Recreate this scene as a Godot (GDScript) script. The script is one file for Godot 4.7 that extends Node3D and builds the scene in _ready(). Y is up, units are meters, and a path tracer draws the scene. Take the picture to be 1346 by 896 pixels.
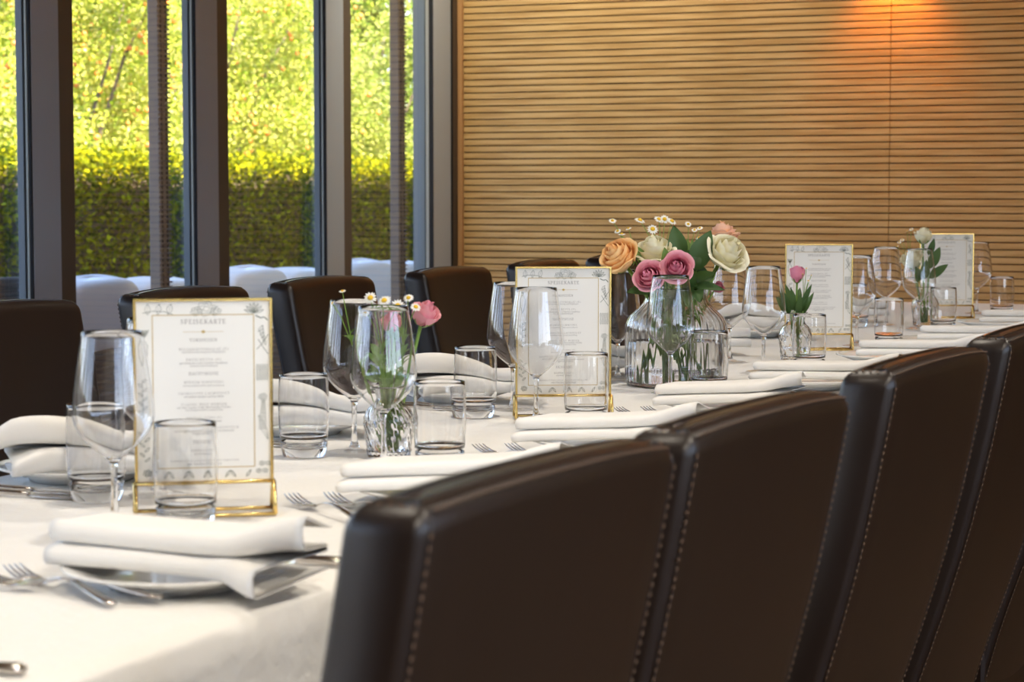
extends Node3D

const T := 0.755            # height of the cloth-covered table top
var M := {}
var rng := RandomNumberGenerator.new()
var used := {}

# ------------------------------------------------------------------ mesh builder
class MB:
	var v := PackedVector3Array()
	var g := PackedInt32Array()
	var c := PackedColorArray()
	var u := PackedVector2Array()
	var sg := 0
	var col := Color(1, 1, 1)
	var from := 0

	func shell() -> void:
		from = v.size()

	func fix() -> void:   # turns the shell begun last so that its faces look outwards
		var vol := 0.0
		for i in range(from, v.size(), 3):
			vol += v[i].dot(v[i + 1].cross(v[i + 2]))
		if vol > 0.0:
			for i in range(from, v.size(), 3):
				var p := v[i + 1]
				v[i + 1] = v[i + 2]
				v[i + 2] = p
				var q := u[i + 1]
				u[i + 1] = u[i + 2]
				u[i + 2] = q
				var k := c[i + 1]
				c[i + 1] = c[i + 2]
				c[i + 2] = k

	func tri(a: Vector3, b: Vector3, d: Vector3, ua := Vector2.ZERO, ub := Vector2.ZERO, ud := Vector2.ZERO) -> void:
		v.append(a); v.append(b); v.append(d)
		u.append(ua); u.append(ub); u.append(ud)
		g.append(sg)
		c.append(col); c.append(col); c.append(col)

	func quad(a: Vector3, b: Vector3, d: Vector3, e: Vector3) -> void:
		tri(a, b, d)
		tri(a, d, e)

	func chamfer(center: Vector3, size: Vector3, bevel: float, basis := Basis.IDENTITY) -> void:
		shell()
		var keep := sg
		sg = -1
		var h := size / 2.0
		var b := minf(bevel, minf(h.x, minf(h.y, h.z)) * 0.9)
		var P := func(x: float, y: float, z: float) -> Vector3: return center + basis * Vector3(x, y, z)
		var i := h - Vector3(b, b, b)
		for s in [-1.0, 1.0]:
			quad(P.call(s * h.x, -i.y, -i.z), P.call(s * h.x, i.y, -i.z), P.call(s * h.x, i.y, i.z), P.call(s * h.x, -i.y, i.z))
			quad(P.call(-i.x, s * h.y, -i.z), P.call(i.x, s * h.y, -i.z), P.call(i.x, s * h.y, i.z), P.call(-i.x, s * h.y, i.z))
			quad(P.call(-i.x, -i.y, s * h.z), P.call(i.x, -i.y, s * h.z), P.call(i.x, i.y, s * h.z), P.call(-i.x, i.y, s * h.z))
			for t in [-1.0, 1.0]:
				quad(P.call(s * h.x, t * i.y, -i.z), P.call(s * h.x, t * i.y, i.z), P.call(s * i.x, t * h.y, i.z), P.call(s * i.x, t * h.y, -i.z))
				quad(P.call(s * h.x, -i.y, t * i.z), P.call(s * h.x, i.y, t * i.z), P.call(s * i.x, i.y, t * h.z), P.call(s * i.x, -i.y, t * h.z))
				quad(P.call(-i.x, s * h.y, t * i.z), P.call(i.x, s * h.y, t * i.z), P.call(i.x, s * i.y, t * h.z), P.call(-i.x, s * i.y, t * h.z))
				for w in [-1.0, 1.0]:
					tri(P.call(s * h.x, t * i.y, w * i.z), P.call(s * i.x, t * h.y, w * i.z), P.call(s * i.x, t * i.y, w * h.z))
		# every face looks away from the centre
		for k in range(from, v.size(), 3):
			var n := (v[k + 1] - v[k]).cross(v[k + 2] - v[k])
			if n.dot((v[k] + v[k + 1] + v[k + 2]) / 3.0 - center) > 0.0:
				var p := v[k + 1]
				v[k + 1] = v[k + 2]
				v[k + 2] = p
		sg = keep

	func rings(R: Array, closed_loop := true, cap_ends := true, close_rings := false) -> void:
		shell()
		var n: int = R[0].size()
		var m := n if closed_loop else n - 1
		var rows := R.size() if close_rings else R.size() - 1
		for i in rows:
			var a: PackedVector3Array = R[i]
			var b: PackedVector3Array = R[(i + 1) % R.size()]
			for j in m:
				var k := (j + 1) % n
				if a[j].is_equal_approx(a[k]):
					tri(a[j], b[j], b[k])
				elif b[j].is_equal_approx(b[k]):
					tri(a[j], b[j], a[k])
				else:
					quad(a[j], b[j], b[k], a[k])
		if cap_ends and not close_rings:
			for e in [0, R.size() - 1]:
				var a: PackedVector3Array = R[e]
				var mid := Vector3.ZERO
				for p in a: mid += p
				mid /= n
				for j in n:
					if e == 0: tri(a[(j + 1) % n], mid, a[j])
					else: tri(a[j], mid, a[(j + 1) % n])
		fix()

	func lathe(profile: Array, seg := 32, closed := true, rib := 0, rib_depth := 0.0, at := Vector3.ZERO) -> void:
		# profile: Vector2(r, y); closed joins the last point to the first
		var R := []
		for p in profile:
			var ring := PackedVector3Array()
			for j in seg:
				var a := TAU * j / seg
				var r: float = p.x
				if rib > 0: r *= 1.0 + rib_depth * cos(rib * a)
				ring.append(at + Vector3(cos(a) * r, p.y, sin(a) * r))
			R.append(ring)
		rings(R, true, false, closed)

	func tube(path: Array, radii, seg := 8, flat := 1.0) -> void:
		var R := []
		var side := Vector3.ZERO
		for i in path.size():
			var d: Vector3 = (path[mini(i + 1, path.size() - 1)] - path[maxi(i - 1, 0)]).normalized()
			if side == Vector3.ZERO:
				side = d.cross(Vector3.UP)
				if side.length() < 0.2: side = d.cross(Vector3.RIGHT)
			side = (side - d * side.dot(d)).normalized()
			var up := side.cross(d)
			var r: float = radii[i] if radii is Array else radii
			var ring := PackedVector3Array()
			for j in seg:
				var a := TAU * j / seg
				ring.append(path[i] + side * cos(a) * r + up * sin(a) * r * flat)
			R.append(ring)
		rings(R)

	func patch(fn: Callable, nu: int, nv: int, tint = null) -> void:   # an open sheet of nu x nv cells
		shell()
		for i in nu:
			for j in nv:
				var a: Vector3 = fn.call(float(i) / nu, float(j) / nv)
				var b: Vector3 = fn.call(float(i + 1) / nu, float(j) / nv)
				var d: Vector3 = fn.call(float(i + 1) / nu, float(j + 1) / nv)
				var e: Vector3 = fn.call(float(i) / nu, float(j + 1) / nv)
				var n0 := c.size()
				tri(a, b, d, Vector2(float(i) / nu, float(j) / nv), Vector2(float(i + 1) / nu, float(j) / nv), Vector2(float(i + 1) / nu, float(j + 1) / nv))
				tri(a, d, e, Vector2(float(i) / nu, float(j) / nv), Vector2(float(i + 1) / nu, float(j + 1) / nv), Vector2(float(i) / nu, float(j + 1) / nv))
				if tint != null:
					for k in 6: c[n0 + k] = tint.call(u[n0 + k].y)

	func mesh() -> ArrayMesh:
		var st := SurfaceTool.new()
		st.begin(Mesh.PRIMITIVE_TRIANGLES)
		for i in range(0, v.size(), 3):
			st.set_smooth_group(g[i / 3])
			for k in 3:
				st.set_color(c[i + k])
				st.set_uv(u[i + k])
				st.add_vertex(v[i + k])
		st.generate_normals()
		st.index()
		return st.commit()

# ------------------------------------------------------------------ nodes
func numbered(called: String) -> String:
	if not used.has(called):
		used[called] = 0
		return called
	used[called] += 1
	return "%s_%03d" % [called, used[called]]

func thing(called: String, label: String, category: String, at := Vector3.ZERO, turn := 0.0, group := "") -> Node3D:
	var o := Node3D.new()
	o.name = numbered(called)
	add_child(o)
	o.position = at
	o.rotation.y = turn
	tag(o, label, category, group)
	return o

func tag(o: Node3D, label: String, category := "", group := "", kind := "") -> void:
	if label: o.set_meta("label", label)
	if category: o.set_meta("category", category)
	if group: o.set_meta("group", group)
	if kind: o.set_meta("kind", kind)

func part(called: String, mesh: Mesh, mat: Material, parent: Node = self) -> MeshInstance3D:
	var o := MeshInstance3D.new()
	o.name = numbered(called) if parent == self else called
	o.mesh = mesh
	o.material_override = mat
	parent.add_child(o, true)
	return o

func copy(o: Node3D, called: String, label: String, at: Vector3, turn := 0.0, group := "") -> Node3D:
	var r: Node3D = o.duplicate()
	r.name = numbered(called)
	add_child(r)
	r.position = at
	r.rotation.y = turn
	r.set_meta("label", label)
	if group: r.set_meta("group", group)
	return r

func box(center: Vector3, size: Vector3, bevel := 0.002) -> ArrayMesh:
	var m := MB.new()
	m.chamfer(center, size, bevel)
	return m.mesh()

func structure(called: String, mesh: Mesh, mat: Material) -> MeshInstance3D:
	var o := part(called, mesh, mat)
	o.set_meta("kind", "structure")
	return o

# ------------------------------------------------------------------ materials
func mat(color: Color, rough := 0.6, metal := 0.0) -> StandardMaterial3D:
	var m := StandardMaterial3D.new()
	m.albedo_color = color
	m.roughness = rough
	m.metallic = metal
	return m

func lin(r: float, g: float, b: float) -> Color:
	return Color(r, g, b).linear_to_srgb()

func noise_tex(freq: float, colors: Array, stops: Array, size := 512, sd := 1, octaves := 4, w := 0) -> NoiseTexture2D:
	var n := FastNoiseLite.new()
	n.seed = sd
	n.noise_type = FastNoiseLite.TYPE_SIMPLEX_SMOOTH
	n.frequency = freq
	n.fractal_octaves = octaves
	var t := NoiseTexture2D.new()
	t.width = size if w == 0 else w
	t.height = size
	t.seamless = true
	t.noise = n
	var gr := Gradient.new()
	gr.offsets = PackedFloat32Array(stops)
	gr.colors = PackedColorArray(colors)
	t.color_ramp = gr
	return t

func pane_mat(a := 0.004) -> StandardMaterial3D:
	var m := mat(Color(1, 1, 1, a), 0.0)
	m.transparency = BaseMaterial3D.TRANSPARENCY_ALPHA
	m.cull_mode = BaseMaterial3D.CULL_DISABLED
	return m

func solid_glass(scale := 0.05, tint := Color(1, 1, 1, 0.0)) -> StandardMaterial3D:
	var m := mat(tint, 0.0)
	m.refraction_enabled = true
	m.refraction_scale = scale
	return m

func make_materials() -> void:
	M.cloth = mat(lin(0.80, 0.795, 0.775), 0.85)
	M.cloth.heightmap_enabled = true
	M.cloth.heightmap_texture = noise_tex(0.02, [Color.BLACK, Color.WHITE], [0.2, 0.8], 512, 3)
	M.cloth.heightmap_scale = 0.12
	M.cloth.uv1_triplanar = true
	M.cloth.uv1_world_triplanar = true
	M.cloth.uv1_scale = Vector3(3, 3, 3)
	M.linen = mat(lin(0.85, 0.84, 0.81), 0.9)
	M.china = mat(lin(0.82, 0.82, 0.80), 0.12)
	M.steel = mat(lin(0.62, 0.58, 0.54), 0.16, 1.0)
	M.gold = mat(lin(0.86, 0.62, 0.22), 0.22, 1.0)
	M.card = mat(lin(0.84, 0.83, 0.78), 0.6)
	M.ink = mat(lin(0.30, 0.29, 0.27), 0.7)
	M.drawing = mat(lin(0.12, 0.15, 0.11), 0.7)
	M.gold_ink = mat(lin(0.55, 0.40, 0.13), 0.45, 0.5)
	M.pane = pane_mat()
	M.window_glass = pane_mat(0.004)
	M.glass = solid_glass()
	M.crystal = solid_glass()
	M.water = solid_glass(0.033)
	M.leather = mat(lin(0.0110, 0.0055, 0.0033), 0.37)
	M.leather.heightmap_enabled = true
	M.leather.heightmap_texture = noise_tex(0.05, [Color.BLACK, Color.WHITE], [0.1, 0.9], 512, 9, 3)
	M.leather.heightmap_scale = 0.012
	M.leather.uv1_triplanar = true
	M.leather.uv1_scale = Vector3(16, 16, 16)
	M.thread = mat(lin(0.17, 0.105, 0.065), 0.8)
	M.leg_wood = mat(lin(0.03, 0.018, 0.012), 0.4)
	M.oak = mat(Color.WHITE, 0.5)
	M.oak.albedo_texture = noise_tex(0.012, [lin(0.46, 0.28, 0.095), lin(0.55, 0.355, 0.135), lin(0.60, 0.40, 0.165)], [0.25, 0.55, 0.8], 512, 4, 4)
	M.oak.uv1_triplanar = true
	M.oak.uv1_world_triplanar = true
	M.oak.uv1_scale = Vector3(0.35, 5, 0.35)
	M.groove = mat(lin(0.10, 0.055, 0.025), 0.8)
	M.trim_oak = mat(lin(0.46, 0.25, 0.10), 0.5)
	M.frame = mat(lin(0.36, 0.42, 0.50), 0.42)
	M.outer_frame = mat(lin(0.12, 0.145, 0.165), 0.5)
	M.gasket = mat(lin(0.010, 0.010, 0.011), 0.9)
	M.spacer = mat(lin(0.30, 0.30, 0.27), 0.6)
	M.sash = mat(lin(0.085, 0.07, 0.06), 0.5)
	M.plaster = mat(lin(0.74, 0.71, 0.66), 0.9)
	M.ceiling = mat(lin(0.34, 0.21, 0.12), 0.6)
	M.floor = mat(Color.WHITE, 0.45)
	M.floor.albedo_texture = noise_tex(0.015, [lin(0.10, 0.06, 0.035), lin(0.17, 0.105, 0.06)], [0.3, 0.75], 512, 7)
	M.floor.uv1_triplanar = true
	M.floor.uv1_world_triplanar = true
	M.floor.uv1_scale = Vector3(0.4, 1, 4)
	M.paving = mat(Color.WHITE, 0.8)
	M.paving.albedo_texture = noise_tex(0.03, [lin(0.14, 0.12, 0.10), lin(0.24, 0.21, 0.18)], [0.3, 0.7], 512, 8)
	M.paving.uv1_triplanar = true
	M.paving.uv1_world_triplanar = true
	M.leaf = leaf_mat(lin(1, 1, 1), lin(0.5, 0.55, 0.12))
	M.leaf.vertex_color_use_as_albedo = true
	M.leaf.roughness = 0.9
	M.leaf.metallic_specular = 0.2
	M.berry = mat(lin(0.75, 0.2, 0.03), 0.5)
	M.bark = mat(lin(0.10, 0.075, 0.05), 0.9)
	M.cushion = mat(lin(0.66, 0.64, 0.64), 0.9)
	M.wicker = mat(lin(0.06, 0.055, 0.055), 0.6)
	M.post = mat(lin(0.125, 0.105, 0.09), 0.6)
	M.stem = leaf_mat(lin(0.17, 0.30, 0.05), lin(0.1, 0.15, 0.02))
	M.deep_leaf = leaf_mat(lin(0.035, 0.085, 0.02), lin(0.06, 0.12, 0.02))
	M.mid_leaf = leaf_mat(lin(0.12, 0.22, 0.05), lin(0.12, 0.2, 0.03))
	M.petal = leaf_mat(Color.WHITE, lin(0.35, 0.35, 0.35))
	M.petal.vertex_color_use_as_albedo = true
	M.daisy_white = leaf_mat(lin(0.82, 0.82, 0.76), lin(0.3, 0.3, 0.3))
	M.daisy_yellow = mat(lin(0.80, 0.50, 0.03), 0.8)
	M.lamp_rim = mat(lin(0.7, 0.7, 0.7), 0.3, 0.9)

func leaf_mat(c: Color, back: Color) -> StandardMaterial3D:
	var m := mat(c, 0.55)
	m.cull_mode = BaseMaterial3D.CULL_DISABLED
	m.backlight_enabled = true
	m.backlight = back
	return m

# ------------------------------------------------------------------ start
func _ready() -> void:
	rng.seed = 20240611
	make_camera_and_light()
	make_materials()
	make_room()
	make_lamps()
	make_outdoors()
	make_table()
	make_chairs()
	make_settings()
	make_glasses()
	make_menus()
	make_flowers()

func make_camera_and_light() -> void:
	var cam := Camera3D.new()
	cam.name = "camera"
	cam.position = Vector3(0, 1.145, 0)
	cam.rotation_degrees = Vector3(-4.004, 23.355, 0)
	var at := CameraAttributesPhysical.new()
	at.frustum_focal_length = 75.0
	at.frustum_focus_distance = 4.2
	at.exposure_aperture = 10.0
	cam.attributes = at
	cam.fov = 18.18
	cam.near = 0.05
	cam.far = 200.0
	add_child(cam)
	cam.current = true
	var we := WorldEnvironment.new()
	we.name = "world_environment"
	var e := Environment.new()
	e.tonemap_mode = Environment.TONE_MAPPER_LINEAR
	e.tonemap_exposure = 1.55
	e.background_mode = Environment.BG_SKY
	var sky := Sky.new()
	var sm := ProceduralSkyMaterial.new()
	sm.sky_top_color = Color(0.50, 0.64, 0.84)
	sm.sky_horizon_color = Color(0.86, 0.89, 0.92)
	sm.ground_horizon_color = Color(0.55, 0.55, 0.45)
	sm.ground_bottom_color = Color(0.35, 0.33, 0.28)
	sm.sky_energy_multiplier = 2.2
	sky.sky_material = sm
	e.sky = sky
	e.sdfgi_enabled = true
	e.ssao_enabled = true
	e.ssil_enabled = true
	we.environment = e
	add_child(we)
	var sun := DirectionalLight3D.new()
	sun.name = "sun"
	sun.light_color = Color(1.0, 0.94, 0.80)
	sun.light_energy = 7.5
	sun.light_angular_distance = 0.6
	sun.shadow_enabled = true
	sun.sky_mode = DirectionalLight3D.SKY_MODE_LIGHT_ONLY
	add_child(sun)
	sun.look_at_from_position(Vector3(1.9, 2.1, 0.9) * 5.0, Vector3.ZERO)

# ------------------------------------------------------------------ room
const WX := -4.25      # inner face of the window frames
const WZ := -9.16      # face of the slatted wall
const CEIL := 2.95

func make_room() -> void:
	structure("floor", box(Vector3(-0.8, -0.1, -3.2), Vector3(7.3, 0.2, 12.6), 0.002), M.floor)
	structure("ceiling", box(Vector3(-0.8, CEIL + 0.1, -3.2), Vector3(7.3, 0.2, 12.6), 0.002), M.ceiling)
	structure("roof_overhang", box(Vector3(-5.58, CEIL + 0.12, -13.0), Vector3(2.26, 0.16, 32.2), 0.01), M.plaster)
	structure("roof_overhang_right", box(Vector3(3.95, CEIL + 0.12, -3.2), Vector3(2.2, 0.16, 12.6), 0.01), M.plaster)
	# the building goes on beyond the slatted wall
	structure("roof_beyond", box(Vector3(-0.8, CEIL + 0.1, -19.3), Vector3(7.3, 0.2, 19.6), 0.002), M.plaster)
	structure("wall_beyond", box(Vector3(WX - 0.1, CEIL / 2, -19.3), Vector3(0.2, CEIL, 19.6), 0.002), M.plaster)
	var back := structure("wall_back", box(Vector3(-0.8, CEIL / 2, WZ - 0.12), Vector3(7.3, CEIL, 0.2), 0.002), M.groove)
	slats(back, true, [[-4.205, -2.173], [-2.171, 2.55]])
	part("corner_strip", box(Vector3(-4.219, CEIL / 2, WZ - 0.004), Vector3(0.024, CEIL, 0.03), 0.002), M.trim_oak, back)
	# right-hand wall: slatted far part, a wide window band beside and behind the camera
	var right := structure("wall_right", box(Vector3(2.72, CEIL / 2, -6.25), Vector3(0.2, CEIL, 6.5), 0.002), M.groove)
	slats(right, false, [[-9.1, -3.05]])
	structure("wall_right_sill", box(Vector3(2.72, 0.40, 0.05), Vector3(0.2, 0.80, 6.1), 0.002), M.plaster)
	structure("wall_right_head", box(Vector3(2.72, 2.80, 0.05), Vector3(0.2, 0.30, 6.1), 0.002), M.plaster)
	for k in 4:
		var w := Node3D.new()
		w.name = "window_%d" % (20 + k)
		add_child(w)
		w.set_meta("kind", "structure")
		w.position = Vector3(2.72, 0.80, -2.24 + 1.525 * k)
		for q in [-1, 1]:
			part("jamb", box(Vector3(0, 0.925, 0.7325 * q), Vector3(0.08, 1.85, 0.06), 0.003), M.frame, w)
		part("rail", box(Vector3(0, 0.03, 0), Vector3(0.08, 0.06, 1.405), 0.003), M.frame, w)
		part("rail", box(Vector3(0, 1.82, 0), Vector3(0.08, 0.06, 1.405), 0.003), M.frame, w)
		part("pane", box(Vector3(0, 0.925, 0), Vector3(0.006, 1.73, 1.405), 0.0005), M.window_glass, w)
	structure("wall_front", box(Vector3(-0.8, CEIL / 2, 3.1), Vector3(7.3, CEIL, 0.2), 0.002), M.leg_wood)
	make_windows()

func slats(parent: Node3D, along_x: bool, spans: Array) -> void:
	for s in spans:
		var length: float = s[1] - s[0]
		var mid: float = (s[0] + s[1]) / 2.0
		var m := box(Vector3.ZERO, Vector3(length, 0.0255, 0.014) if along_x else Vector3(0.014, 0.0255, length), 0.0015)
		var y := 0.02
		while y < CEIL - 0.01:
			var o := part("slat", m, M.oak, parent)
			# children of the wall's own box stay in world axes
			o.position = Vector3(mid, y, WZ - 0.007) if along_x else Vector3(2.613, y, mid)
			y += 0.0308

func make_windows() -> void:
	# interior mullion faces, 1.015 m apart, from the slatted wall towards the viewer and past him
	var starts := []
	var z := -7.969
	starts.append(-9.024)
	for i in 11:
		starts.append(-7.969 + 1.02 * i)
	# sill and head
	structure("trim_1", box(Vector3(WX - 0.05, 0.03, -3.2), Vector3(0.12, 0.06, 12.4), 0.004), M.frame)
	structure("trim_2", box(Vector3(WX - 0.05, CEIL - 0.05, -3.2), Vector3(0.12, 0.1, 12.4), 0.004), M.frame)
	for i in starts.size():
		var c: float = starts[i]
		var w := Node3D.new()
		w.name = "window_%d" % (i + 1)
		add_child(w)
		w.set_meta("kind", "structure")
		w.position = Vector3(WX, 0, c)
		var hh := CEIL - 0.16
		var yc := 0.06 + hh / 2
		var half := 0.095 if i == 0 else 0.078
		part("mullion", box(Vector3(-0.026, yc, 0), Vector3(0.052, hh, half * 2), 0.003), M.frame, w)
		# rubber seal, pale spacer and glazing bead on the side towards the viewer
		var cuts: Array = [0.0, 0.020, 0.036, 0.040, 0.10] if i == 0 else [0.0, 0.011, 0.020, 0.028, 0.054]
		for q in 4:
			part(["gasket", "spacer", "gasket", "glazing_bead"][q], box(Vector3(-(cuts[q] + cuts[q + 1]) / 2, yc, half + 0.004), Vector3(cuts[q + 1] - cuts[q], hh, [0.008, 0.012, 0.008, 0.014][q]), 0.0008), [M.gasket, M.spacer, M.gasket, M.outer_frame][q], w)
		if i > 0:
			part("sash", box(Vector3(-0.042, yc, -half - 0.060), Vector3(0.024, hh, 0.128), 0.002), M.sash, w)
		if i < starts.size() - 1:
			var nxt: float = starts[i + 1]
			var gap := nxt - c
			var pm := box(Vector3(-0.060, yc, gap / 2), Vector3(0.006, hh, gap - 0.14), 0.0005)
			part("pane", pm, M.window_glass, w)
	# end jamb beside the slatted wall
	structure("trim_3", box(Vector3(WX - 0.06, CEIL / 2, WZ + 0.012), Vector3(0.10, CEIL, 0.03), 0.001), M.gasket)

func make_lamps() -> void:
	# recessed downlights: over the table, along the room, and one warm wall washer
	var white := Color(1.0, 0.952, 0.88)
	var spots := [
		[Vector3(-1.40, CEIL, -1.0), 1.5, 52.0, "recessed ceiling downlight over the near end of the table"],
		[Vector3(-1.40, CEIL, -2.9), 1.6, 52.0, "recessed ceiling downlight over the second menu card"],
		[Vector3(-1.40, CEIL, -4.8), 1.1, 52.0, "recessed ceiling downlight over the large bouquet"],
		[Vector3(-1.40, CEIL, -6.7), 0.7, 52.0, "recessed ceiling downlight over the far end of the table"],
		[Vector3(0.9, CEIL, 0.9), 6.5, 80.0, "recessed ceiling downlight behind the camera"],
		[Vector3(0.9, CEIL, -1.4), 3.2, 80.0, "recessed ceiling downlight behind the row of chairs"],
		[Vector3(0.9, CEIL, -3.7), 2.2, 80.0, "recessed ceiling downlight beside the far chairs"],
		[Vector3(0.9, CEIL, -6.0), 0.5, 80.0, "recessed ceiling downlight in the far corner of the room"],
	]
	for s in spots:
		downlight(s[0], white, s[1], s[2], Vector3.DOWN, s[3])
	wall_lamp(Vector3(-2.16, 2.16, WZ))
	downlight(Vector3(-3.6, CEIL, -8.1), Color(1.0, 0.95, 0.84), 2.5, 70.0, Vector3(0, -1, -0.7), "recessed downlight before the slatted wall near the windows")
	downlight(Vector3(-2.2, CEIL, -8.1), Color(1.0, 0.72, 0.36), 0.6, 70.0, Vector3(0, -1, -0.7), "warm recessed downlight before the slatted wall's panel joint")
	downlight(Vector3(-0.3, CEIL, -8.1), Color(1.0, 0.62, 0.24), 0.6, 70.0, Vector3(0, -1, -0.7), "warm recessed downlight before the slatted wall at right")

func wall_lamp(at: Vector3) -> void:
	var t := thing("wall_lamp", "small warm wall lamp just above the picture on the slatted wall", "lamp", at)
	part("backplate", box(Vector3(0, 0.03, 0.006), Vector3(0.09, 0.14, 0.012), 0.003), M.lamp_rim, t)
	var m := MB.new()
	m.lathe([Vector2(0.040, -0.01), Vector2(0.046, 0.09), Vector2(0.044, 0.09), Vector2(0.038, -0.01)], 28, true, 0, 0.0, Vector3(0, 0, 0.07))
	part("shade", m.mesh(), M.lamp_rim, t)
	var d := MB.new()
	d.lathe([Vector2(0.0, 0.02), Vector2(0.018, 0.03), Vector2(0.022, 0.045), Vector2(0.015, 0.062), Vector2(0.0, 0.066)], 18, false, 0, 0.0, Vector3(0, 0, 0.07))
	var warm := Color(1.0, 0.56, 0.16)
	var em := mat(Color.WHITE, 0.5)
	em.emission_enabled = true
	em.emission = warm
	em.emission_energy_multiplier = 5.0
	part("bulb", d.mesh(), em, t)
	var l := OmniLight3D.new()
	l.name = "glow"
	l.light_color = warm
	l.light_energy = 0.55
	l.light_size = 0.015
	l.omni_range = 12.0
	l.omni_attenuation = 2.0
	l.shadow_enabled = true
	t.add_child(l)
	l.position = Vector3(0, 0.042, 0.07)

func downlight(at: Vector3, color: Color, energy: float, angle: float, dir: Vector3, label: String) -> void:
	var t := thing("ceiling_downlight", label, "lamp", at, 0.0, "recessed ceiling downlights")
	var m := MB.new()
	m.lathe([Vector2(0.058, 0.0), Vector2(0.058, -0.004), Vector2(0.044, -0.007), Vector2(0.044, 0.0)], 28, true)
	part("rim", m.mesh(), M.lamp_rim, t)
	var d := MB.new()
	d.lathe([Vector2(0.0, -0.001), Vector2(0.043, -0.001), Vector2(0.043, -0.003), Vector2(0.0, -0.003)], 24, true)
	var em := mat(Color.WHITE, 0.5)
	em.emission_enabled = true
	em.emission = color
	em.emission_energy_multiplier = 6.0
	part("lamp_disc", d.mesh(), em, t)
	var l := SpotLight3D.new()
	l.name = "spot"
	l.light_color = color
	l.light_energy = energy
	l.light_size = 0.042
	l.spot_angle = angle
	l.spot_angle_attenuation = 0.7
	l.spot_range = 14.0
	l.spot_attenuation = 2.0
	l.shadow_enabled = true
	t.add_child(l)
	l.position = Vector3(0, -0.012, 0)
	l.basis = Basis.looking_at(dir, Vector3.FORWARD if absf(dir.normalized().y) > 0.99 else Vector3.UP)

# ------------------------------------------------------------------ outdoors
func leaf_mesh(l: float, w: float) -> ArrayMesh:
	var m := MB.new()
	m.sg = -1
	m.tri(Vector3(0, 0, 0), Vector3(-w, l * 0.45, 0.15 * w), Vector3(0, l, 0))
	m.tri(Vector3(0, 0, 0), Vector3(0, l, 0), Vector3(w, l * 0.45, 0.15 * w))
	return m.mesh()

func scatter(called: String, parent: Node3D, mesh: Mesh, material: Material, points: Array, colors: Array, smin: float, smax: float, r: RandomNumberGenerator) -> void:
	var mm := MultiMesh.new()
	mm.transform_format = MultiMesh.TRANSFORM_3D
	mm.use_colors = not colors.is_empty()
	mm.mesh = mesh
	mm.instance_count = points.size()
	for i in points.size():
		var b := Basis.from_euler(Vector3(r.randf() * TAU, r.randf() * TAU, r.randf() * TAU)).scaled(Vector3.ONE * r.randf_range(smin, smax))
		mm.set_instance_transform(i, Transform3D(b, points[i]))
		if mm.use_colors:
			var k: Color = colors[r.randi() % colors.size()]
			var f := r.randf_range(0.75, 1.25)
			mm.set_instance_color(i, Color(k.r * f, k.g * f, k.b * f))
	var o := MultiMeshInstance3D.new()
	o.name = called
	o.multimesh = mm
	o.material_override = material
	parent.add_child(o, true)
	o.set_meta("kind", "stuff")

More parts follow.
